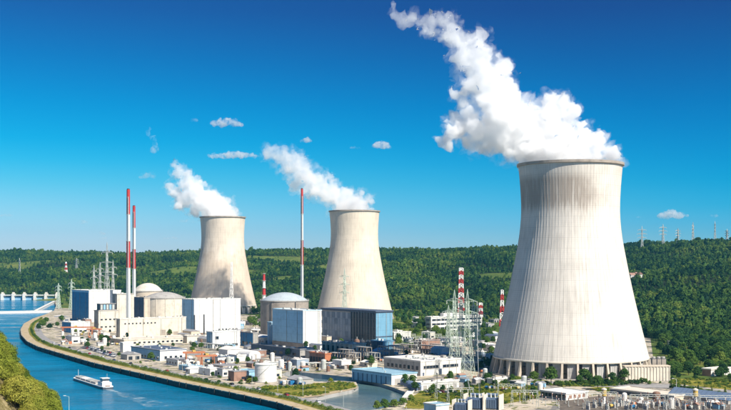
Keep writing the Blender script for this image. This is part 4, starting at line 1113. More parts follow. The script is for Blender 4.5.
# small houses on the right hand slope
hs_ = [(632,1900,279),(636,1930,276.5),(640,1900,278),(645,1960,274.5),(629,2000,272)]
for i, (px,Y,py) in enumerate(hs_):
    X = (px-CX)*Y/FP; z = hill(X,Y)
    o = thing('hillside_house', ['lowest left cream house','second cream house','middle cream house','rightmost cream house','topmost cream house'][i]+' in the hamlet on the slope right of the nearest tower', 'house', (X,Y,z-1), R(20+i*35), 'hamlet houses on the slope')
    MB().box(-5,5,-4,4,0,14).build('wall', WHITEP, o)
    MB().add([(-5.4,-4.6,13.9),(5.4,-4.6,13.9),(5.4,0,18),(-5.4,0,18),(5.4,4.6,13.9),(-5.4,4.6,13.9)],[(0,1,2,3),(3,2,4,5),(1,4,2),(0,3,5)]).build('roof', BRICK, o)
    for k in (-3,0,3): MB().box(k-.6,k+.6,-4.15,-3.9,10,12).build('window', GLASS, o)

# ------------------------------------------------------------------ switchyard
def transformer(label, P, s=1.0):
    o = thing('transformer', label, 'transformer', P, ANG+.5, 'big blue grey transformers'); o.scale = (s,)*3
    MB().box(-4,4,-2.6,2.6,.5,6.5).build('tank', BLUEGREY, o); MB().box(-4.6,4.6,-3.2,3.2,0,.49).build('base', CONC, o)
    for i in range(8): MB().box(-3.8+i,-3.3+i,-3.7,-2.61,1,6).build('radiator_fin', BLUEGREY, o)
    MB().tube((-3,1.6,7.9),(3,1.6,7.9),.8,.8,12).build('conservator', BLUEGREY, o)
    for i in range(3):
        q = MB().tube((-2.4+i*2.4,-.8,6.5),(-2.4+i*2.4,-1.2,8.9),.45,.3,8).build('bushing', PORC, o)
    for sx in (-5.6,5.6): MB().box(sx-.2,sx+.2,-4,4,0,8.5).build('fire_wall', BEIGE2, o)
    return o
transformer('blue grey transformer between pale fire walls, left of three at the bottom edge', gp(462,412), .85)
transformer('blue grey transformer between pale fire walls, middle of three at the bottom edge', gp(475.5,409), 1.05)
transformer('blue grey transformer between pale fire walls, right of three at the bottom edge', gp(491.5,409), 1.05)
o,L,Wd,h = building('relay_house', 'blue sided relay house at the bottom edge left of the transformers', 'building', 436,413.5,424,449,406, LBLUE2, WHITEP, ROOFB)
def post(kind, P, label, group):
    o = thing(kind, label, 'post', P, ANG, group)
    return o
# bus supports: one built, the rest copied
bs = thing('bus_support', '', 'bus support', (0,0,0), ANG, 'bus supports of the switchyard')
MB().box(-.5,.5,-.5,.5,0,.4).build('foot', CONC, bs); MB().tube((0,0,.4),(0,0,3.6),.16,.14,6).build('stand', STEEL, bs); MB().lathe([(.12,3.6),(.42,3.8),(.2,4.1),(.42,4.4),(.2,4.7),(.42,5),(.2,5.4),(.02,5.5)],8).build('insulator', plain('brown_porcelain',(0.16,0.07,0.05),.3), bs)
yard = []
for r_ in range(5):
    for c_ in range(14):
        q = gp(578,409) + Vector((math.cos(ANG), math.sin(ANG),0))*(-r_*11) + Vector((.8,.6,0))*(c_*8.5 - 4)
        py = HY+FP*HC/q.y
        if q.y < 640 or 400.5 > py and True: continue
        yard.append(q)
for c_ in range(26):
    yard.append(gp(596+c_*5.2, 406.5 + (c_*7 % 5)*.9))
for i, q in enumerate(yard):
    u = bs if i == 0 else copy_tree(bs)
    u.location = q + Vector((random.uniform(-.6,.6),random.uniform(-.6,.6),0)); u['label'] = 'slim bus support with brown insulator in the lower right switchyard'
# circuit breakers (two-column) and portals
cbk = thing('circuit_breaker', '', 'breaker', (0,0,0), ANG, 'circuit breakers of the switchyard')
MB().box(-1.2,1.2,-.5,.5,0,2.2).build('cabinet', CONC, cbk)
for x in (-.8,.8): MB().lathe([(.25,2.2),(.4,2.5),(.22,2.9),(.4,3.3),(.22,3.7),(.4,4.1),(.22,4.5)],8,cx=x).build('pole', PORC, cbk)
MB().tube((-1.6,0,4.6),(1.6,0,4.6),.22,.22,8).build('interrupter', STEEL, cbk)
for i in range(22):
    u = cbk if i == 0 else copy_tree(cbk)
    u.location = gp(588+i*6.4, 409.5 - (i % 3)*1.6); u['label'] = 'grey circuit breaker with pale twin poles in the lower right switchyard'
def portal(label, P, span, H, rz):
    o = thing('busbar_portal', label, 'portal', P, rz, 'steel busbar portals')
    for x in (0,span):
        mb = MB()
        for dx in (-.5,.5):
            mb.tube((x+dx*1.6,0,0),(x+dx*.5,0,H),.14,.12,4)
        for k in range(7): mb.tube((x-.7+.4*(k%2)*3,0,H*k/7),(x+.7-.4*(k%2)*3,0,H*(k+1)/7),.08,.08,4)
        mb.build('leg', STEEL, o)
    bmb = MB(); bmb.tube((0,0,H),(span,0,H),.14,.14,4).tube((0,0,H-1.2),(span,0,H-1.2),.14,.14,4)
    for k in range(10): bmb.tube((span*k/10,0,H-(0 if k%2 else 1.2)),(span*(k+1)/10,0,H-(1.2 if k%2 else 0)),.08,.08,4)
    bmb.build('beam', STEEL, o)
    for k in (.2,.5,.8): MB().lathe([(.1,H-1.3),(.3,H-1.6),(.12,H-2),(.3,H-2.4),(.05,H-2.9)],8,cx=span*k).build('insulator', PORC, o)
    return o
for i, (px,py,sp,hh) in enumerate(((436,400,16,11),(448,404,15,10),(498,402,16,11),(512,407,15,10),(586,407,18,9),(630,410,20,9),(668,409,18,9),(700,411,18,9))):
    portal(['portal left of the bottom transformers, farther one','portal left of the bottom transformers, nearer one','portal right of the bottom transformers, farther one','portal right of the bottom transformers, nearer one','leftmost portal of the lower right switchyard','second portal of the lower right switchyard','third portal of the lower right switchyard','rightmost portal of the lower right switchyard'][i].replace('portal','steel busbar portal',1), gp(px,py), sp, hh, ANG+.9)
for px, py, hh, lb in ((604,404,10,'ochre capped service pillar at the white shed end of the switchyard'),(695.5,404.5,10,'ochre capped service pillar before the slate blue roof')):
    o = thing('service_pillar', lb, 'pillar', gp(px,py), 0, 'ochre service pillars')
    MB().tube((0,0,0),(0,0,hh*.5),1.1,.9,10).build('shaft', WHTP, o); MB().tube((0,0,hh*.5),(0,0,hh*.85),1.6,1.5,10).build('body', YEL, o); MB().lathe([(1.7,hh*.85),(1.7,hh*.92),(.02,hh)],10).build('cap', BEIGE2, o)

# ------------------------------------------------------------------ lamps, poles, cars
def lamp(label, P, H, group='street lamps', rz=0, mat=STEEL):
    o = thing('street_lamp', label, 'street lamp', P, rz, group)
    MB().tube((0,0,0),(0,0,H),.14,.09,6).build('pole', mat, o); MB().tube((0,0,H),(-1.8,0,H+.5),.07,.06,5).build('arm', mat, o)
    MB().box(-3.0,-1.7,-.22,.22,H+.42,H+.66).build('lamp_head', WHTP, o)
    return o
lamp('curved street lamp at the lower left edge before the river', gp(69,419.5), 12.5, rz=0, mat=PALESTEEL)
lamp('tall pale lamp post before the slate blue roofed shed', gp(676.5,396.5), 11, mat=WHTP)
for i, (px,py,hh) in enumerate(((437,396,15),(495,399,18),(527,400,17),(480,391,12),(508,388,12))):
    o = thing('utility_mast', ['thin dark mast in the dry grass left of the transformers','tall thin dark mast right of the transformers','thin dark mast left of the white roofed shed','thin dark mast under the pale green pylons','thin dark mast at the low white store'][i], 'mast', gp(px,py), 0, 'thin dark masts')
    MB().tube((0,0,0),(0,0,hh),.28,.16,6).build('pole', DSTEEL, o); MB().box(-.9,.9,-.12,.12,hh-.8,hh-.5).build('cross_piece', DSTEEL, o)
for i in range(14):
    t = i/13; q = offset_line(smooth_line(line[:9],1), 27)[int(1+t*13)]
    lamp('slim street lamp along the riverside road of the plant', q, 9, 'riverside road lamps', rz=1.0)
# cars
CARM = {k: plain(k+'_car_paint', c, .3) for k, c in (('white',(0.75,0.75,0.75)),('silver',(0.45,0.46,0.48)),('dark blue',(0.03,0.05,0.14)),('red',(0.4,0.03,0.03)),('black',(0.03,0.03,0.03)))}
def car_meshes():
    pr = [(-2.1,.35),(-2.1,.85),(-1.9,.95),(1.1,.95),(2.0,.8),(2.1,.4)]
    cab = [(-1.85,.95),(-1.5,1.45),(.3,1.48),(1.1,.95)]
    def ext(p, w0, w1):
        m = len(p); mb = MB(); mb.add([(x,-w0,z) for x,z in p]+[(x,w1,z) for x,z in p],[(i,(i+1)%m,m+(i+1)%m,m+i) for i in range(m)]+[tuple(range(m))[::-1],tuple(range(m,2*m))]); return mb
    body = ext(pr,.88,.88); cabin = ext(cab,.76,.76)
    return body, cabin
def car(colour, P, rz, label, group):
    o = thing('car', label, 'car', P, rz, group); o.scale = (1.05,)*3
    b_, c_ = car_meshes(); b_.build('body', CARM[colour], o); c_.build('cabin', GLASS, o)
    MB().box(-1.45,.25,-.74,.74,1.485,1.53).build('roof', CARM[colour], o)
    for x in (-1.3,1.3):
        for y in (-.8,.8): MB().tube((x,y-.1,.33),(x,y+.1,.33),.33,.33,10).build('wheel', DSTEEL, o)
rd = offset_line(dense([q0]+bank[:9]), 21)
cols = list(CARM)
for i in range(16):
    q = rd[24+i*3 if 24+i*3 < len(rd)-2 else -3-i]; q2 = rd[min(len(rd)-1, 25+i*3)]
    c = cols[(i*3) % 5]; car(c, q+Vector((random.uniform(-1,1),0,.11)), math.atan2((q2-q).y,(q2-q).x), c+' car on the riverside road of the plant', c+' cars on the riverside road')
for i in range(26):
    q = gp(88+ (i%13)*2.1, 346.5+(i%13)*.62+(i//13)*2.2); c = random.choice(('white','white','silver','silver','dark blue','black','red'))
    car(c, q+Vector((0,0,.02)), ANG+1.57, c+' car in the parking rows left of the white box store', c+' cars in the parking rows')
for i in range(8):
    q = gp(426+i*4.1, 392.5+(i%2)*.4); c = cols[(i*2) % 5]
    car(c, q+Vector((0,0,.05)), ANG+.1, c+' car parked before the white roofed garage', c+' cars before the garage')
# containers and yard stores
def container(P, mat, label, group, rz):
    o = thing('container', label, 'container', P, rz, group)
    MB().box(-3,3,-1.25,1.25,.1,2.7).build('body', mat, o); 
    mb = MB()
    for i in range(9): mb.box(-2.8+i*.65,-2.55+i*.65,-1.33,-1.251,.3,2.5)
    mb.build('corrugation', mat, o); MB().box(3.001,3.08,-1.1,1.1,.25,2.55).build('door', mat, o)
g = random.Random(4)
zones = [('beside the orange gantry frames', (205,236), (362,371), 10), ('below the slate annex', (262,300), (366,372), 9), ('before the transformer terrace', (326,350), (363,369), 9), ('at the far left river bend', (66,96), (337,344), 8), ('between long white hall and beige block', (188,206), (338,345), 6), ('right of the dark brick store', (440,452), (343,352), 6), ('by the white tank', (278,300), (382,387), 4), ('before the blue framed pump building', (374,396), (356,361), 7)]
for zn, xr_, yr_, n_ in zones:
    for i in range(n_):
        c, m = g.choice((('white',WHTP),('blue',BLUE),('grey',CONC),('rust brown',RUST),('orange',ORANGE),('white',WHITEP)))
        container(gp(g.uniform(*xr_), g.uniform(*yr_)), m, c+' container in the yard '+zn, c+' containers '+zn, ANG+g.choice((0,1.57,0)))
# pipe rack bridging the yard
for i, (a_, b_, zz, lb) in enumerate(((gp(190,347),gp(232,351),5,'long pipe rack before the small white workshop'),(gp(262,368),gp(330,369),4.5,'pipe rack crossing the yard left of the orange red workshop'),(gp(395,352),gp(452,354),7,'pipe rack between pump building and the pale pylons'))):
    d = b_-a_; Ln = d.length; o = thing('pipe_rack', lb, 'pipe rack', a_, math.atan2(d.y,d.x), 'pipe racks')
    for k in range(int(Ln/8)+1):
        mb = MB()
        for y in (-1.5,1.5): mb.box(k*8-.15,k*8+.15,y-.15,y+.15,0,zz)
        mb.box(k*8-.15,k*8+.15,-1.34,1.34,zz-.3,zz-.001); mb.build('trestle', STEEL, o)
    for y, r_, m in ((-1,.35,STEEL),(-.2,.25,RUST),(.5,.4,WHTP),(1.2,.22,STEEL)): MB().tube((-.5,y,zz+r_),(Ln+.5,y,zz+r_),r_,r_,8).build('pipe', m, o)

# ------------------------------------------------------------------ ground patches and planting
def patch(name, pts, z, mat): 
    w = [gp(*p) for p in pts]; mb = MB().sheet([(p.x,p.y) for p in w], z); o = mb.build(name, mat)
    if o.data.polygons[0].normal.z < 0: o.data.flip_normals()
    return tag(o, kind='structure')
patch('grass_spit', [(300,397),(316,395.6),(340,391),(355,388),(357,385.5),(352,383),(336,382),(318,383.2),(300,386),(262,386.5),(255,389)], .12, GRASS)
patch('grass_field', [(412,396.5),(428,388),(452,391),(480,384),(545,385.5),(538,398),(505,404),(455,404),(420,409),(404,408)], .12, GRASS)
patch('grass_field', [(500,379),(560,386),(600,387),(624,382),(624,379),(560,382),(515,377)], .16, GRASS)
patch('grass_field', [(590,388),(612,385),(626,387),(602,393)], .14, GRASS)
patch('grass_field', [(668,383),(731,390),(760,389),(760,383),(700,378.5),(672,379)], .12, GRASS)
patch('service_road', [(540,380.5),(600,384.5),(668,384.5),(760,394),(760,398),(668,388),(600,387),(536,383)], .18, PALEASPH)
patch('service_road', [(188,352.5),(246,359.5),(300,367),(300,369.2),(244,361.5),(186,354.5)], .10, PALEASPH)
patch('service_road', [(396,345),(455,352),(470,362),(466,364),(450,355),(396,348)], .10, ASPH)
patch('gravel_yard', [(560,400),(600,396),(760,404),(760,425),(560,425)], .10, weathered('yard_gravel',(0.15,0.125,0.10),.35,.95,False))
patch('parking_lot', [(84,345.5),(118,354.5),(114,358),(80,347.5)], .10, ASPH)

FARPTS = []; FARSC = []
def scatter(kind, region, n, smin, smax, label, group, cat, z=0):
    (x0,x1),(y0,y1) = region
    if y1 <= 323:
        for i in range(int(n*1.6)):
            P = gp(random.uniform(x0,x1), random.uniform(y0,y1)); k_ = random.uniform(smin,smax)*.72
            FARPTS.append((P.x,P.y,-.3)); FARSC.append((k_*random.uniform(.9,1.2),k_*random.uniform(.9,1.2),k_*random.uniform(.85,1.2)))
        return
    for i in range(n):
        P = gp(random.uniform(x0,x1), random.uniform(y0,y1)); P.z = z
        tree(kind, P, random.uniform(smin,smax), label, group, cat)
# trees behind and right of the nearest tower
scatter('broad', ((664,731),(352,366)), 26, .8,1.35, 'round green tree in the grove right of the nearest tower', 'grove right of the nearest tower', 'tree')
scatter('dark', ((655,731),(346,356)), 22, .9,1.4, 'dark green tree at the back of the grove right of the nearest tower', 'back of the right hand grove', 'tree')
scatter('broad', ((668,731),(366,379)), 20, .6,1.0, 'small bright tree on the near side of the right hand grove', 'near side of the right hand grove', 'tree')
scatter('cone', ((690,731),(352,362)), 5, .8,1.3, 'slim dark conifer standing in the right hand grove', 'conifers in the right hand grove', 'tree')
for i in range(17):
    P = gp(671+i*3.4, 389.2+i*.48); tree('shrub' if i % 4 else 'cone', P, (1.1 if i % 4 else .55)*random.uniform(.8,1.2), ('dark bush' if i % 4 else 'small pointed tree')+' in the hedge along the slate blue roofed shed', ('bushes' if i % 4 else 'pointed trees')+' of the slate blue shed hedge', 'bush' if i % 4 else 'tree')
# round the nearest tower foot
for i in range(26):
    px = 484+i*5.6; tree(random.choice(('shrub','shrub','broad')), gp(px, 381.5+3.0*math.sin((px-484)/140*3.1)+random.uniform(-.5,.9)), random.uniform(.5,.85) if i % 3 else random.uniform(.7,1.2), 'green bush at the foot of the nearest cooling tower', 'bushes at the nearest tower foot', 'bush')
tree('dark', gp(598,390), .95, 'dark tree right of the white roofed shed', None, 'tree'); tree('dark', gp(534,399), .7, 'dark round tree left of the white roofed shed', None, 'tree')
# office and behind-plant trees
scatter('broad', ((396,430),(326,333)), 16, .8,1.2, 'green tree left of the cream office block', 'trees left of the office block', 'tree')
scatter('broad', ((430,496),(332,338)), 22, .6,1.0, 'green tree before the cream office block', 'trees before the office block', 'tree')
scatter('broad', ((440,500),(312,322)), 26, .9,1.4, 'green tree behind the cream office block', 'trees behind the office block', 'tree')
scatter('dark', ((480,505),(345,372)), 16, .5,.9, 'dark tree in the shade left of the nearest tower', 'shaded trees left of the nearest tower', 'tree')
scatter('broad', ((250,262),(318,330)), 7, .8,1.1, 'green tree between long white hall and brown reactor drum', 'trees behind the annex', 'tree')
scatter('broad', ((240,330),(306,314)), 34, .9,1.4, 'green tree between the two rear cooling towers', 'trees between the rear towers', 'tree')
scatter('broad', ((393,440),(308,322)), 28, .9,1.4, 'green tree at the hill foot right of the middle tower', 'hill foot trees right of the middle tower', 'tree')
scatter('broad', ((58,120),(298,306)), 26, .9,1.4, 'green tree behind the far left hall', 'trees behind the far left hall', 'tree')
scatter('broad', ((150,198),(302,309)), 20, .9,1.4, 'green tree behind the beige reactor drums', 'trees behind the beige reactors', 'tree')
scatter('dark', ((0,56),(294.5,297)), 40, 1.0,1.5, 'green tree on the far bank behind the weir', 'trees on the far bank', 'tree')
# yard trees
for px,py,s,lb in ((47,327,.9,'bushy green tree on the river bend tip, left one'),(53,325,.8,'bushy green tree on the river bend tip, right one'),(101,343,1.0,'tall green tree before the glazed beige block, left one'),(106,344.5,1.1,'tall green tree before the glazed beige block, right one'),(113,344,.8,'dark bushy tree right of the glazed beige block'),(228,357,.8,'yellowish tree left of the white tent hall'),(334,366,.9,'green tree before the transformer terrace, left one'),(340,367,.8,'green tree before the transformer terrace, right one'),(371.5,367,1.0,'round green tree at the upper end of the pump house'),(192,352,.6,'small tree above the orange gantry frames'),(216,370,.5,'small bush beside the control hut'),(377,409,.9,'rounded bush at the basin mouth, left one'),(385,408,1.0,'rounded bush at the basin mouth, middle one'),(394,407,.9,'rounded bush at the basin mouth, right one'),(403,404.5,.8,'rounded bush at the slipway foot'),(411,401,.7,'rounded bush above the slipway')):
    tree('shrub' if 'bush' in lb else 'broad', gp(px,py), s*(1.5 if 'rounded' in lb else .85), lb, None, 'bush' if 'bush' in lb else 'tree')
# hedge along the riverside road
hl_ = offset_line(dense([q0]+bank[:13], 4.0), 13)
hv = []; hf = []; off = 0
bh = TREES[('shrub',0)][0]; bvv = np.empty(len(bh.vertices)*3, dtype=np.float32); bh.vertices.foreach_get('co', bvv); bvv = bvv.reshape(-1,3)[:1600]
for i, q in enumerate(hl_):
    if q.y < 610 or random.random() < .06: continue
    k_ = random.uniform(.5,.85); a_ = random.uniform(0,6.28); ca_, sa_ = math.cos(a_), math.sin(a_)
    w_ = np.stack([(bvv[:,0]*ca_-bvv[:,1]*sa_)*k_+q.x, (bvv[:,0]*sa_+bvv[:,1]*ca_)*k_+q.y, bvv[:,2]*k_], axis=1)
    hv.append(w_); hf.append(np.arange(len(w_)).reshape(-1,4)+off); off += len(w_)
tag(link('quay_hedge', raw_mesh('quay_hedge', np.concatenate(hv), np.concatenate(hf), LEAF)), 'long green hedge running along the quay path', kind='stuff')
scatter('yellow', ((420,540),(385,400)), 46, .3,.75, 'yellow green bush in the dry grass by the switchyard', 'bushes in the dry grass', 'bush')
scatter('yellow', ((300,355),(384,390)), 16, .25,.5, 'low yellow green bush on the grass spit', 'bushes on the grass spit', 'bush')
scatter('shrub', ((205,262),(371,384)), 16, .35,.7, 'low green bush between control hut and quay', 'bushes by the control hut', 'bush')
scatter('shrub', ((600,668),(380,386)), 12, .35,.75, 'low green bush along the service road before the fluted wall', 'bushes along the service road', 'bush')

# green ground behind the plant and under the groves
patch('meadow', [(388,346),(500,341),(520,320),(520,300.5),(60,300.5),(60,308),(200,312),(300,318),(388,326)], .05, MEADOW)
patch('meadow', [(655,371),(668,379),(760,384),(760,335),(650,335)], .05, MEADOW)
scatter('broad', ((392,500),(324,346)), 44, .55,1.0, 'green tree on the meadow round the cream office block', 'meadow trees round the office', 'tree')
scatter('broad', ((655,735),(338,350)), 40, .9,1.4, 'green tree along the hill foot right of the nearest tower', 'hill foot trees right of the nearest tower', 'tree')
scatter('shrub', ((660,735),(356,380)), 40, .7,1.4, 'low green bush filling the right hand grove', 'bushes in the right hand grove', 'bush')
scatter('broad', ((300,330),(306,316)), 12, .9,1.3, 'green tree left of the middle tower foot', 'trees left of the middle tower foot', 'tree')
for i in range(44):
    px = 486+i*3.8; tree('shrub', gp(px, 382.6+3.0*math.sin((px-484)/170*3.1)+random.uniform(-.6,.8)), random.uniform(.55,1.15), 'green bush in the belt round the nearest cooling tower foot', 'bush belt round the nearest tower', 'bush')
# process clutter: open frames, upright vessels, huts, skids
def frame_meshes(nx, nz, bx, by, bz):
    mb = MB()
    for i in range(nx+1):
        for y in (0, by): mb.box(i*bx-.2, i*bx+.2, y-.2, y+.2, 0, nz*bz)
    for k in range(1, nz+1):
        for y in (0, by): mb.box(.21, nx*bx-.21, y-.17, y+.17, k*bz-.5, k*bz-.1)
    dk = MB()
    for k in range(1, nz+1): dk.box(-.1, nx*bx+.1, .21, by-.21, k*bz-.09, k*bz+.1)
    return mb, dk
def open_frame(label, P, nx, nz, mat, group, rz=ANG):
    o = thing('steel_frame', label, 'steel frame', P, rz, group); mb, dk = frame_meshes(nx, nz, 4, 5, 4)
    mb.build('posts', mat, o); dk.build('deck', CONC, o)
    gg = random.Random(P.x)
    for i in range(nx):
        if gg.random() < .75: MB().lathe([(1.1,.1),(1.1,2.6),(.7,3.1),(.02,3.3)],10,cx=i*4+2,cy=2.5).build('vessel', gg.choice((RUST,STEEL,WHTP,BROWNC)), o)
    return o
hut = []
g = random.Random(21)
FR = [(330,361.5,5,2,BEIGE),(338,363,4,3,BROWNC),(345,361,4,2,BEIGE2),(356,360,4,3,BROWNC),(364,361,4,2,STEEL),(378,359,4,3,BROWNC),(388,358.5,4,3,STEEL),(398,352,5,2,BROWNC),(407,349,4,2,STEEL),(418,353,5,2,RUST),(430,352,4,2,BROWNC),(441,350,4,3,STEEL),(312,367,4,1,RUST),(449,356,4,2,STEEL)]
for i, (px,py,nx,nz,m) in enumerate(FR):
    open_frame('open steel process frame with vessels in the belt before the turbine hall', gp(px,py), nx, nz, m, 'process frames before the turbine hall')
for i in range(9):
    portal('steel busbar portal right of the blue turbine hall end', gp(396+i*6.5, 342+ (i*5 % 4)*2.6), 14, 11, ANG+1.2)
def small(kind, P, rz, label, group):
    if kind == 'hut':
        o = thing('site_hut', label, 'hut', P, rz, group); m = g.choice((WHITEP,BEIGE,LBLUE2,CONC))
        MB().box(-3,3,-2,2,0,2.8).build('wall', m, o); MB().add([(-3.3,-2.4,2.75),(3.3,-2.4,2.75),(3.3,0,4),(-3.3,0,4),(3.3,2.4,2.75),(-3.3,2.4,2.75)],[(0,1,2,3),(3,2,4,5),(1,4,2),(0,3,5)]).build('roof', g.choice((ROOFG,BRICK,ROOFW)), o)
        MB().box(3.001,3.1,-.6,.6,0,2.1).build('door', SLATE, o)
    elif kind == 'tank':
        o = thing('upright_tank', label, 'tank', P, rz, group); r_ = g.uniform(1.4,2.4); h_ = g.uniform(4,8)
        MB().lathe([(r_,0),(r_,h_),(r_*.7,h_+.7),(.02,h_+1)],16).build('shell', g.choice((WHTP,STEEL,RUST,WHITEP)), o, smooth=False); MB().box(-r_-.3,r_+.3,-r_-.3,r_+.3,-.1,.4).build('base', CONC, o)
        MB().tube((r_+.2,0,0),(r_+.2,0,h_),.12,.12,5).build('pipe', STEEL, o)
    else:
        o = thing('equipment_skid', label, 'machinery', P, rz, group)
        MB().box(-2.6,2.6,-1.3,1.3,0,.5).build('bed', DSTEEL, o); MB().tube((-1.8,0,1.5),(.6,0,1.5),.9,.9,12).build('motor', g.choice((BLUE,ORANGE,STEEL,YEL)), o); MB().box(1,2.4,-.9,.9,.51,2.4).build('cabinet', CONC, o)
ZN = [('at the far left river bend',(60,96),(335,345),14),('between the parking rows and the beige annex',(92,124),(339,346),12),('round the orange gantry frames',(186,236),(360,373),22),('before the slate annex',(252,302),(361,371),22),('by the basin head',(280,346),(364,372),24),('before the pump building',(352,398),(355,366),16),('right of the workshop hall',(456,486),(368,386),12),('by the white tank',(276,304),(380,386),8),('under the long white hall',(188,208),(337,347),8),('in the lower right switchyard',(600,731),(402,409),26),('by the low stores',(486,545),(384,394),10)]
for zn, xr_, yr_, n_ in ZN:
    for i in range(n_):
        k_ = g.choice(('hut','tank','skid','skid')) ; lb = {'hut':'small gabled site hut ','tank':'small upright tank ','skid':'machine skid '}[k_]+zn
        small(k_, gp(g.uniform(*xr_), g.uniform(*yr_)), ANG+g.choice((0,1.57)), lb, lb)

# ------------------------------------------------------------------ infill: low sheds, planting and stores wherever the yards are free
LM = [(o_[5].split(' with ')[0], Vector((o_[0],o_[1],0)) + Vector((math.cos(o_[2])*-o_[3]/2 - math.sin(o_[2])*o_[4]/2, math.sin(o_[2])*-o_[3]/2 + math.cos(o_[2])*o_[4]/2, 0))) for o_ in OCC]
LMS = [('far left blue and white hall',(89,322)),('glazed beige block',(105,332)),('low beige block',(150,337)),('riverside shed',(158,360)),('long white hall',(215,333)),('small white workshop',(225,348)),('slate annex',(280,357)),('white tank',(266,381)),('pale blue hall',(300,348)),('orange red workshop',(318,363)),('turbine hall',(350,345)),('blue pump house',(380,380)),('white workshop hall',(425,370)),('cream office block',(450,331)),('brown reactor drum',(284,337)),('control hut',(247,379)),('brick store',(428,348)),('white garage',(435,388))]
LMS = [(n_, gp(*p_)) for n_, p_ in LMS]
def near_name(P):
    n_, q_ = min(LMS, key=lambda t: (t[1]-P).length)
    ax = CX+FP*P.x/P.y; bx_ = CX+FP*q_.x/q_.y
    if abs(ax-bx_) > 14: return ('right of the ' if ax > bx_ else 'left of the ')+n_
    return ('before the ' if P.y < q_.y else 'behind the ')+n_
cpoly = [(p.x,p.y) for p in canal]
def inpoly(x, y, pl):
    r_ = False; j = len(pl)-1
    for i in range(len(pl)):
        if (pl[i][1] > y) != (pl[j][1] > y) and x < (pl[j][0]-pl[i][0])*(y-pl[i][1])/(pl[j][1]-pl[i][1])+pl[i][0]: r_ = not r_
        j = i
    return r_
ROUND = [(160,860,68),(-17,1687,66),(-244,1880,66),(-92.9,1262,31),(-296,1490,30),(-322,1630,24),(gp(265.7,381.5).x,gp(265.7,381.5).y,11)]
KEEP = [(gp(a_,b_), r_) for a_, b_, r_ in ((467.5,378,8),(285,364,14),(330,388,26),(310,392,20),(350,386,14))]
def free(P, r):
    if P.y < 640 or inpoly(P.x, P.y, cpoly) or not inpoly(P.x, P.y, poly): return False
    for a_, b_ in zip(canal, canal[1:]+canal[:1]):
        d_ = b_-a_; t_ = max(0,min(1,(P-a_).dot(d_)/d_.length_squared)); 
        if (P-(a_+d_*t_)).length < r+2: return False
    for a_, b_ in zip(full[:-1], full[1:]):
        d_ = b_-a_; t_ = max(0,min(1,(P-a_).dot(d_)/d_.length_squared))
        if (P-(a_+d_*t_)).length < r+27: return False
    for x_, y_, r_ in ROUND:
        if math.hypot(P.x-x_, P.y-y_) < r_+r: return False
    for q_, r_ in KEEP:
        if (P-q_).length < r+r_: return False
    for (x_, y_, an, L_, W_, _) in OCC:
        dx, dy = P.x-x_, P.y-y_; lx = dx*math.cos(an)+dy*math.sin(an); ly = -dx*math.sin(an)+dy*math.cos(an)
        if -L_-r < lx < r and -r < ly < W_+r: return False
    return True
g = random.Random(77)
def low_shed(P, L_, W_, h_, kind):
    wm, rm, cn = g.choice(((WHITEP,ROOFW,'white'),(BEIGE2,ROOFW,'cream'),(BEIGE,ROOFG,'beige'),(CONC,ROOFG,'grey'),(LBLUE2,ROOFB,'blue'),(BEIGE2,ROOFG,'sandy'),(WHITEP,ROOFG,'grey-roofed'),(BRICK,ROOFG,'brick'),(WHITEP,SLATE,'slate-roofed'),(SLATE,ROOFG,'dark'),(WHITE,ROOFW,'white'),(GREYC,ROOFW,'white-roofed')))
    lb = 'low '+cn+' shed '+near_name(P)
    o = thing('low_shed', lb, 'shed', P, ANG, 'low sheds in the plant yards'); OCC.append((P.x,P.y,ANG,L_,W_,lb))
    MB().box(-L_,0,0,W_,0,h_).build('wall', wm, o)
    if kind: MB().add([(-L_-.4,-.5,h_-.05),(.4,-.5,h_-.05),(.4,W_/2,h_+W_*.16),(-L_-.4,W_/2,h_+W_*.16),(.4,W_+.5,h_-.05),(-L_-.4,W_+.5,h_-.05)],[(0,1,2,3),(3,2,4,5),(1,4,2),(0,3,5)]).build('roof', rm, o)
    else:
        MB().box(-L_-.3,.3,-.3,W_+.3,h_+.01,h_+.4).build('roof', rm, o)
        for k in range(g.randrange(1,4)):
            x_ = -g.uniform(.2,.8)*L_; y_ = g.uniform(.2,.8)*W_; MB().box(x_-.8,x_+.8,y_-.6,y_+.6,h_+.41,h_+1.5).build('roof_vent', g.choice((STEEL,CONC,WHITEP)), o)
    nd = max(1,int(W_/5)); 
    for k in range(nd):
        if g.random() < .7: MB().box(-.04,.12,W_*(k+.2)/nd,W_*(k+.75)/nd,g.choice((0,1.2)),min(h_-.6,3)).build('door' if k % 2 else 'window', g.choice((SLATE,GLASS,CONC,GLASS)), o)
    for k in range(max(1,int(L_/5))):
        if g.random() < .7: MB().box(-L_+1+k*5,-L_+3.2+k*5,-.12,.04,1.2,min(h_-.6,2.8)).build('window', GLASS, o)
n_ = 0
for t_ in range(2600):
    if n_ >= 105: break
    P = gp(g.uniform(58,498), 321+75*g.random()**1.1)
    if P.y < 690 or (405 < CX+FP*P.x/P.y < 500 and P.y < 800): continue
    L_, W_ = g.uniform(7,22), g.uniform(6,16); c_ = P + Vector((math.cos(ANG)*-L_/2 - math.sin(ANG)*W_/2, math.sin(ANG)*-L_/2 + math.cos(ANG)*W_/2, 0))
    if not free(c_, max(L_,W_)*.62): continue
    low_shed(P, L_, W_, g.uniform(3.2,7.5), g.random() < .35); n_ += 1
n_ = 0
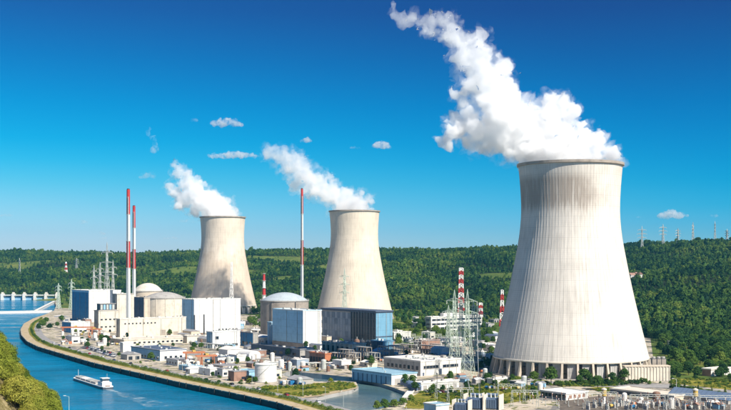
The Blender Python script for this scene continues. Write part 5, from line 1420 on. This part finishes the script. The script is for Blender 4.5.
for t_ in range(4000):
    if n_ >= 240: break
    P = gp(g.uniform(56,500), 316+80*g.random())
    if not free(P, 2.2): continue
    k_ = g.choice(('shrub','broad','yellow','yellow','dark','dark')); nm = {'shrub':'green bush ','yellow':'yellowish bush ','broad':'small green tree ','dark':'small dark tree '}[k_]+near_name(P)
    tree(k_, P, g.uniform(.5,1.1) if k_ in ('shrub','yellow') else g.uniform(.35,.75), nm, 'yard planting', 'bush' if k_ in ('shrub','yellow') else 'tree'); n_ += 1
scatter('dark', ((676,735),(343,352)), 30, .9,1.3, 'dark green tree closing the gap behind the right hand grove', 'trees closing the right hand gap', 'tree')
scatter('broad', ((664,735),(352,374)), 46, .6,1.15, 'leafy green tree inside the right hand grove', 'inner trees of the right hand grove', 'tree')
# sagging conductors between the central pylons and the transformers
def cable(a_, b_, sag, r_, label):
    mb = MB(); n__ = 10; pr_ = None
    for i in range(n__+1):
        t_ = i/n__; p_ = a_.lerp(b_, t_); p_.z -= sag*4*t_*(1-t_)
        if pr_ is not None: mb.tube(pr_, p_, r_, r_, 4, cap=False)
        pr_ = p_
    return tag(mb.build('power_cable', STEEL), label, 'cable', 'sagging power cables')
p1, p2 = Vector(((454.5-CX)*880/FP,880,0)), Vector(((467.5-CX)*815/FP,815,0))
k = 0
for zz in (55, 46, 38):
    for sx_ in (-7, 7):
        cable(p1+Vector((sx_,-.5,zz)), p2+Vector((sx_,-.5,zz-1)), 2.0, .07, 'power cable between the two tall central pylons')
        cable(p2+Vector((sx_,0,zz-1)), gp(475+sx_*.6,409)+Vector((0,0,9)), 4.0, .07, 'power cable running down from the right central pylon to the transformers')

wme = bpy.data.meshes.new('valley_woodland'); wme.from_pydata(FARPTS, [], []); nW = len(FARPTS)
for nm_, ty_, ch_, dt_ in (('scl','FLOAT_VECTOR','vector',np.array(FARSC,dtype=np.float32).ravel()),('rot','FLOAT','value',rng.uniform(0,6.28,nW).astype(np.float32)),('idx','INT','value',rng.choice(4,nW).astype(np.int32))):
    t_ = wme.attributes.new(nm_, ty_, 'POINT'); t_.data.foreach_set(ch_, dt_)
wo_ = tag(link('valley_woodland', wme), 'belt of green trees along the valley floor behind the plant', kind='stuff')
wo_.modifiers.new('scatter', 'NODES').node_group = ng
for px,py,sz,lb in ((39,331,.9,'bushy tree on the river bend tip, nearest the quay'),(43,328.5,1.1,'tall bushy tree on the river bend tip'),(50,330,.9,'bushy tree on the river bend tip behind the tall one'),(57,327.5,.8,'small bushy tree at the neck of the river bend'),(46,324,1.0,'bushy tree on the far side of the river bend tip'),(62,322,.9,'bushy tree by the far lattice pylons')):
    tree('broad', gp(px,py), sz, lb, 'trees on the river bend tip', 'tree')
patch('sand_bank', [(302,398.2),(318,396.2),(341,391.8),(356,388.8),(358,387),(355,387.6),(340,390),(316,394.2),(300,396)], .17, GRAVEL)

# rough dry tufts over the grass patches: uncountable, one mass
tuftc = bpy.data.collections.new('tuft_kinds')
for i in range(3):
    v, f = crown_data(300+i, 2.0, 2.2, 6, 130, .34, z0=.02); ob = bpy.data.objects.new('tuft', raw_mesh('tuft', v, f, LEAFY if i < 2 else LEAF)); tuftc.objects.link(ob)
ng2 = ng.copy(); ng2.name = 'tuft_scatter'
for nd in ng2.nodes:
    if nd.type == 'COLLECTION_INFO': nd.inputs['Collection'].default_value = tuftc
TP = []; TS = []
for pl_, n_ in (([(300,397),(316,395.6),(340,391),(355,388),(357,385.5),(352,383),(336,382),(318,383.2),(300,386),(262,386.5),(255,389)],520),([(412,396.5),(428,388),(452,391),(480,384),(545,385.5),(538,398),(505,404),(455,404),(420,409),(404,408)],900),([(500,379),(560,386),(600,387),(624,382),(624,379),(560,382),(515,377)],420),([(668,383),(731,390),(760,389),(760,383),(700,378.5),(672,379)],420),([(590,388),(612,385),(626,387),(602,393)],120)):
    wp = [(gp(*p_).x, gp(*p_).y) for p_ in pl_]; xs_ = [p_[0] for p_ in wp]; ys_ = [p_[1] for p_ in wp]; k_ = 0
    for t_ in range(n_*8):
        if k_ >= n_: break
        x_, y_ = random.uniform(min(xs_),max(xs_)), random.uniform(min(ys_),max(ys_))
        if not inpoly(x_, y_, wp) or mnoise.noise(Vector((x_*.05,y_*.05,0))) < -.12: continue
        if any((lambda lx, ly: -L_ < lx < 0 and 0 < ly < W_)((x_-a_)*math.cos(an)+(y_-b_)*math.sin(an), -(x_-a_)*math.sin(an)+(y_-b_)*math.cos(an)) for (a_, b_, an, L_, W_, _) in OCC): continue
        q_ = random.uniform(.18,.62); TP.append((x_,y_,.1)); TS.append((q_*1.3,q_*1.3,q_)); k_ += 1
tme = bpy.data.meshes.new('grass_tufts'); tme.from_pydata(TP, [], []); nT = len(TP)
for nm_, ty_, ch_, dt_ in (('scl','FLOAT_VECTOR','vector',np.array(TS,dtype=np.float32).ravel()),('rot','FLOAT','value',rng.uniform(0,6.28,nT).astype(np.float32)),('idx','INT','value',rng.choice(3,nT).astype(np.int32))):
    t_ = tme.attributes.new(nm_, ty_, 'POINT'); t_.data.foreach_set(ch_, dt_)
tg = tag(link('grass_tufts', tme), 'rough yellow green tufts over the grass by basin and switchyard', kind='stuff')
tg.modifiers.new('scatter', 'NODES').node_group = ng2

# slipway at the basin
P0, P1 = gp(405.5,397.5), gp(411,390.5); d = P1-P0; o = thing('slipway', 'pale concrete slipway at the right end of the basin', 'slipway', (P0.x,P0.y,0), math.atan2(d.y,d.x))
MB().box(0,d.length,-2.2,2.2,-3,.35).build('slab', WHITEP, o); MB().box(0,d.length,-2.6,-2.21,-3,.9).build('kerb', WHITEP, o)

# ------------------------------------------------------------------ near wooded spur at the lower left
def spur(x, y):
    z = 65.5 - 1.18*(x+100) - max(0,y-285)*.5 - max(0,y-330)*1.2 + 3*mnoise.noise(Vector((x*.05,y*.05,0)))
    return max(-5.0, min(z, 78 + .1*(-100-x)))
sx = np.linspace(-260,-40,56); sy = np.linspace(120,420,60)
sb = MB().add([(x,y,spur(x,y)) for y in sy for x in sx],[(j*56+i,j*56+i+1,(j+1)*56+i+1,(j+1)*56+i) for j in range(59) for i in range(55)]).build('near_slope', grass_mat('slope_scrub',(0.05,0.06,0.02),(0.16,0.13,0.05),(0.42,0.34,0.20),.08), smooth=True)
tag(sb, kind='structure')
tag(MB().box(-420,-120,250,606,-6,0.0).build('left_bank', GROUND), kind='structure')
g = random.Random(12); k = 0
spots = []
for j in range(400):
    x = g.uniform(-118,-66); y = g.uniform(262,338)
    if any((x-a)**2+(y-b)**2 < 14 for a,b in spots): continue
    spots.append((x,y))
    px = CX + FP*x/y
    if px < -14 or HY + FP*(HC-spur(x,y)-8)/y > 416: continue
    tree('bank', (x,y,spur(x,y)-.5), g.uniform(.55,.95), 'sunlit yellow green tree on the near slope at lower left', 'trees on the near slope', 'tree')
    k += 1
    if k > 85: break

# ------------------------------------------------------------------ clouds far behind the hills
CLOUD = steam_mat('cloud', 0.022, 0.022, 0.36, 0.60, 0.0)
CLOUDT = steam_mat('thin_cloud', 0.011, 0.018, 0.42, 0.66, 0.0)
YC = 9000.0
CL = [ # px, py, half width, half height, label, thin
 (226,122.5,18,4.5,'small cumulus cloud, upper of two between the rear plumes',0),(233,155,27,3.8,'long flat cloud between the two rear plumes',0),(306,140.5,7,2.6,'small round cloud right of the middle plume',0),
 (382,145,11,4,'small two lobed cloud left of the big plume',0),(355,147.5,6,1.6,'faint flat cloud left of the two lobed cloud',1),(194,120,5,2,'tiny faint cloud left of the upper cumulus',1),
 (148,175,10,4,'faint hazy cloud left of the rear plume',1),(152,139,5,13,'thin upright wisp of cloud above the left stacks',1),(185,221,14,2,'thin low streak of cloud beside the left plume',1),
 (672,214.5,17,4.6,'flat bottomed white cloud above the right hand hills',0),(714,215.5,5,2,'tiny cloud right of the flat bottomed cloud',1),(83,222,6,2.6,'faint little cloud above the far left hills',1),(99,233,7,2.4,'faint low cloud above the left pylons',1),(6,215,8,2,'faint flat cloud at the left edge',1),(640,217,5,1.2,'tiny streak of cloud left of the flat bottomed cloud',1),(104,238,6,1.6,'faint lowest cloud over the largest left pylon',1),(172,238,10,1.6,'faint streak of cloud over the beige reactor domes',1)]
for i, (px,py,hw_,hh_,lb,thin) in enumerate(CL):
    g = random.Random(100+i); bl = []; s = YC/FP; c0 = at(px,py,YC)
    n_ = max(5, int(12*hw_/max(hh_,2)/2))
    for k in range(n_):
        t = (k+.5)/n_*2-1
        if hw_ >= hh_:
            rr = hh_*s*(1-.55*t*t)*g.uniform(.6,1.0); p = c0 + Vector((t*(hw_-hh_*.5)*s, g.uniform(-.5,.5)*hh_*s, (rr-hh_*s)*.9+g.uniform(-.1,.35)*hh_*s))
        else:
            rr = hw_*s*g.uniform(.4,.75); p = c0 + Vector((math.sin(t*3)*hw_*s*.5+g.uniform(-.3,.3)*hw_*s, 0, -t*hh_*s))
        bl.append((p, rr))
        for q in range(4):
            dv_ = Vector((g.gauss(0,1),g.gauss(0,1),abs(g.gauss(0,.8)))).normalized(); bl.append((p+dv_*rr*.8, rr*g.uniform(.25,.5)))
    me = puff_mesh('cloud', bl, max(3.5, hh_*s*.11), hh_*s*.30, .9/(hh_*s), i+1); me.materials.append(CLOUDT if thin else CLOUD)
    tag(link('cloud', me), lb, 'cloud', 'small clouds')

# ------------------------------------------------------------------ summer haze over the valley
hz = N('haze_air'); hz.n.remove(hz.bsdf); vv = hz.new('ShaderNodeVolumePrincipled')
vv.inputs['Color'].default_value = (.12,.58,.92,1); vv.inputs['Density'].default_value = 3.6e-5; vv.inputs['Anisotropy'].default_value = 0.2
hz.l(vv.outputs[0], hz.out.inputs['Volume'])
hz.mat.cycles.homogeneous_volume = True
tag(MB().box(-7500,7500,-600,8200,-12,330).build('haze', hz.mat), 'thin summer haze over the valley', kind='stuff')

# ------------------------------------------------------------------ look-alikes told apart by their place in the row
ORD = 'first second third fourth fifth sixth seventh eighth ninth tenth eleventh twelfth thirteenth fourteenth fifteenth sixteenth seventeenth eighteenth nineteenth twentieth twenty-first twenty-second twenty-third twenty-fourth twenty-fifth twenty-sixth'.split()
byl = {}
for ob in S.objects:
    if ob.parent is None and 'label' in ob and 'category' in ob: byl.setdefault(ob['label'], []).append(ob)
for lb, obs in list(byl.items()):
    if len(obs) > 26:      # too many for one count: by depth row or by height first
        same = len({round(q.scale.z, 3) for q in obs}) == 1
        obs.sort(key=(lambda q: q.location.y) if same else (lambda q: -q.scale.z*(1.0)))
        n3 = (len(obs)+2)//3; del byl[lb]
        for k, w_ in enumerate(('front-row','middle-row','back-row') if same else ('tall','middling','small')):
            byl[w_+' '+(lb[6:] if lb.startswith('small ') else lb)] = obs[k*n3:(k+1)*n3]
for lb, obs in byl.items():
    if 1 < len(obs) <= 26 or (obs and obs[0]['label'] != lb and len(obs) <= 26):
        obs.sort(key=lambda q: q.location.x/max(q.location.y,1))
        for i, ob in enumerate(obs):
            w_ = 'leftmost' if i == 0 else 'rightmost' if i == len(obs)-1 else ORD[i]+' from left'
            ob['label'] = lb + ', ' + w_
            if len(ob['label'].split()) > 16: ob['label'] = ' '.join(lb.split()[:16-len(w_.split())]) + ', ' + w_
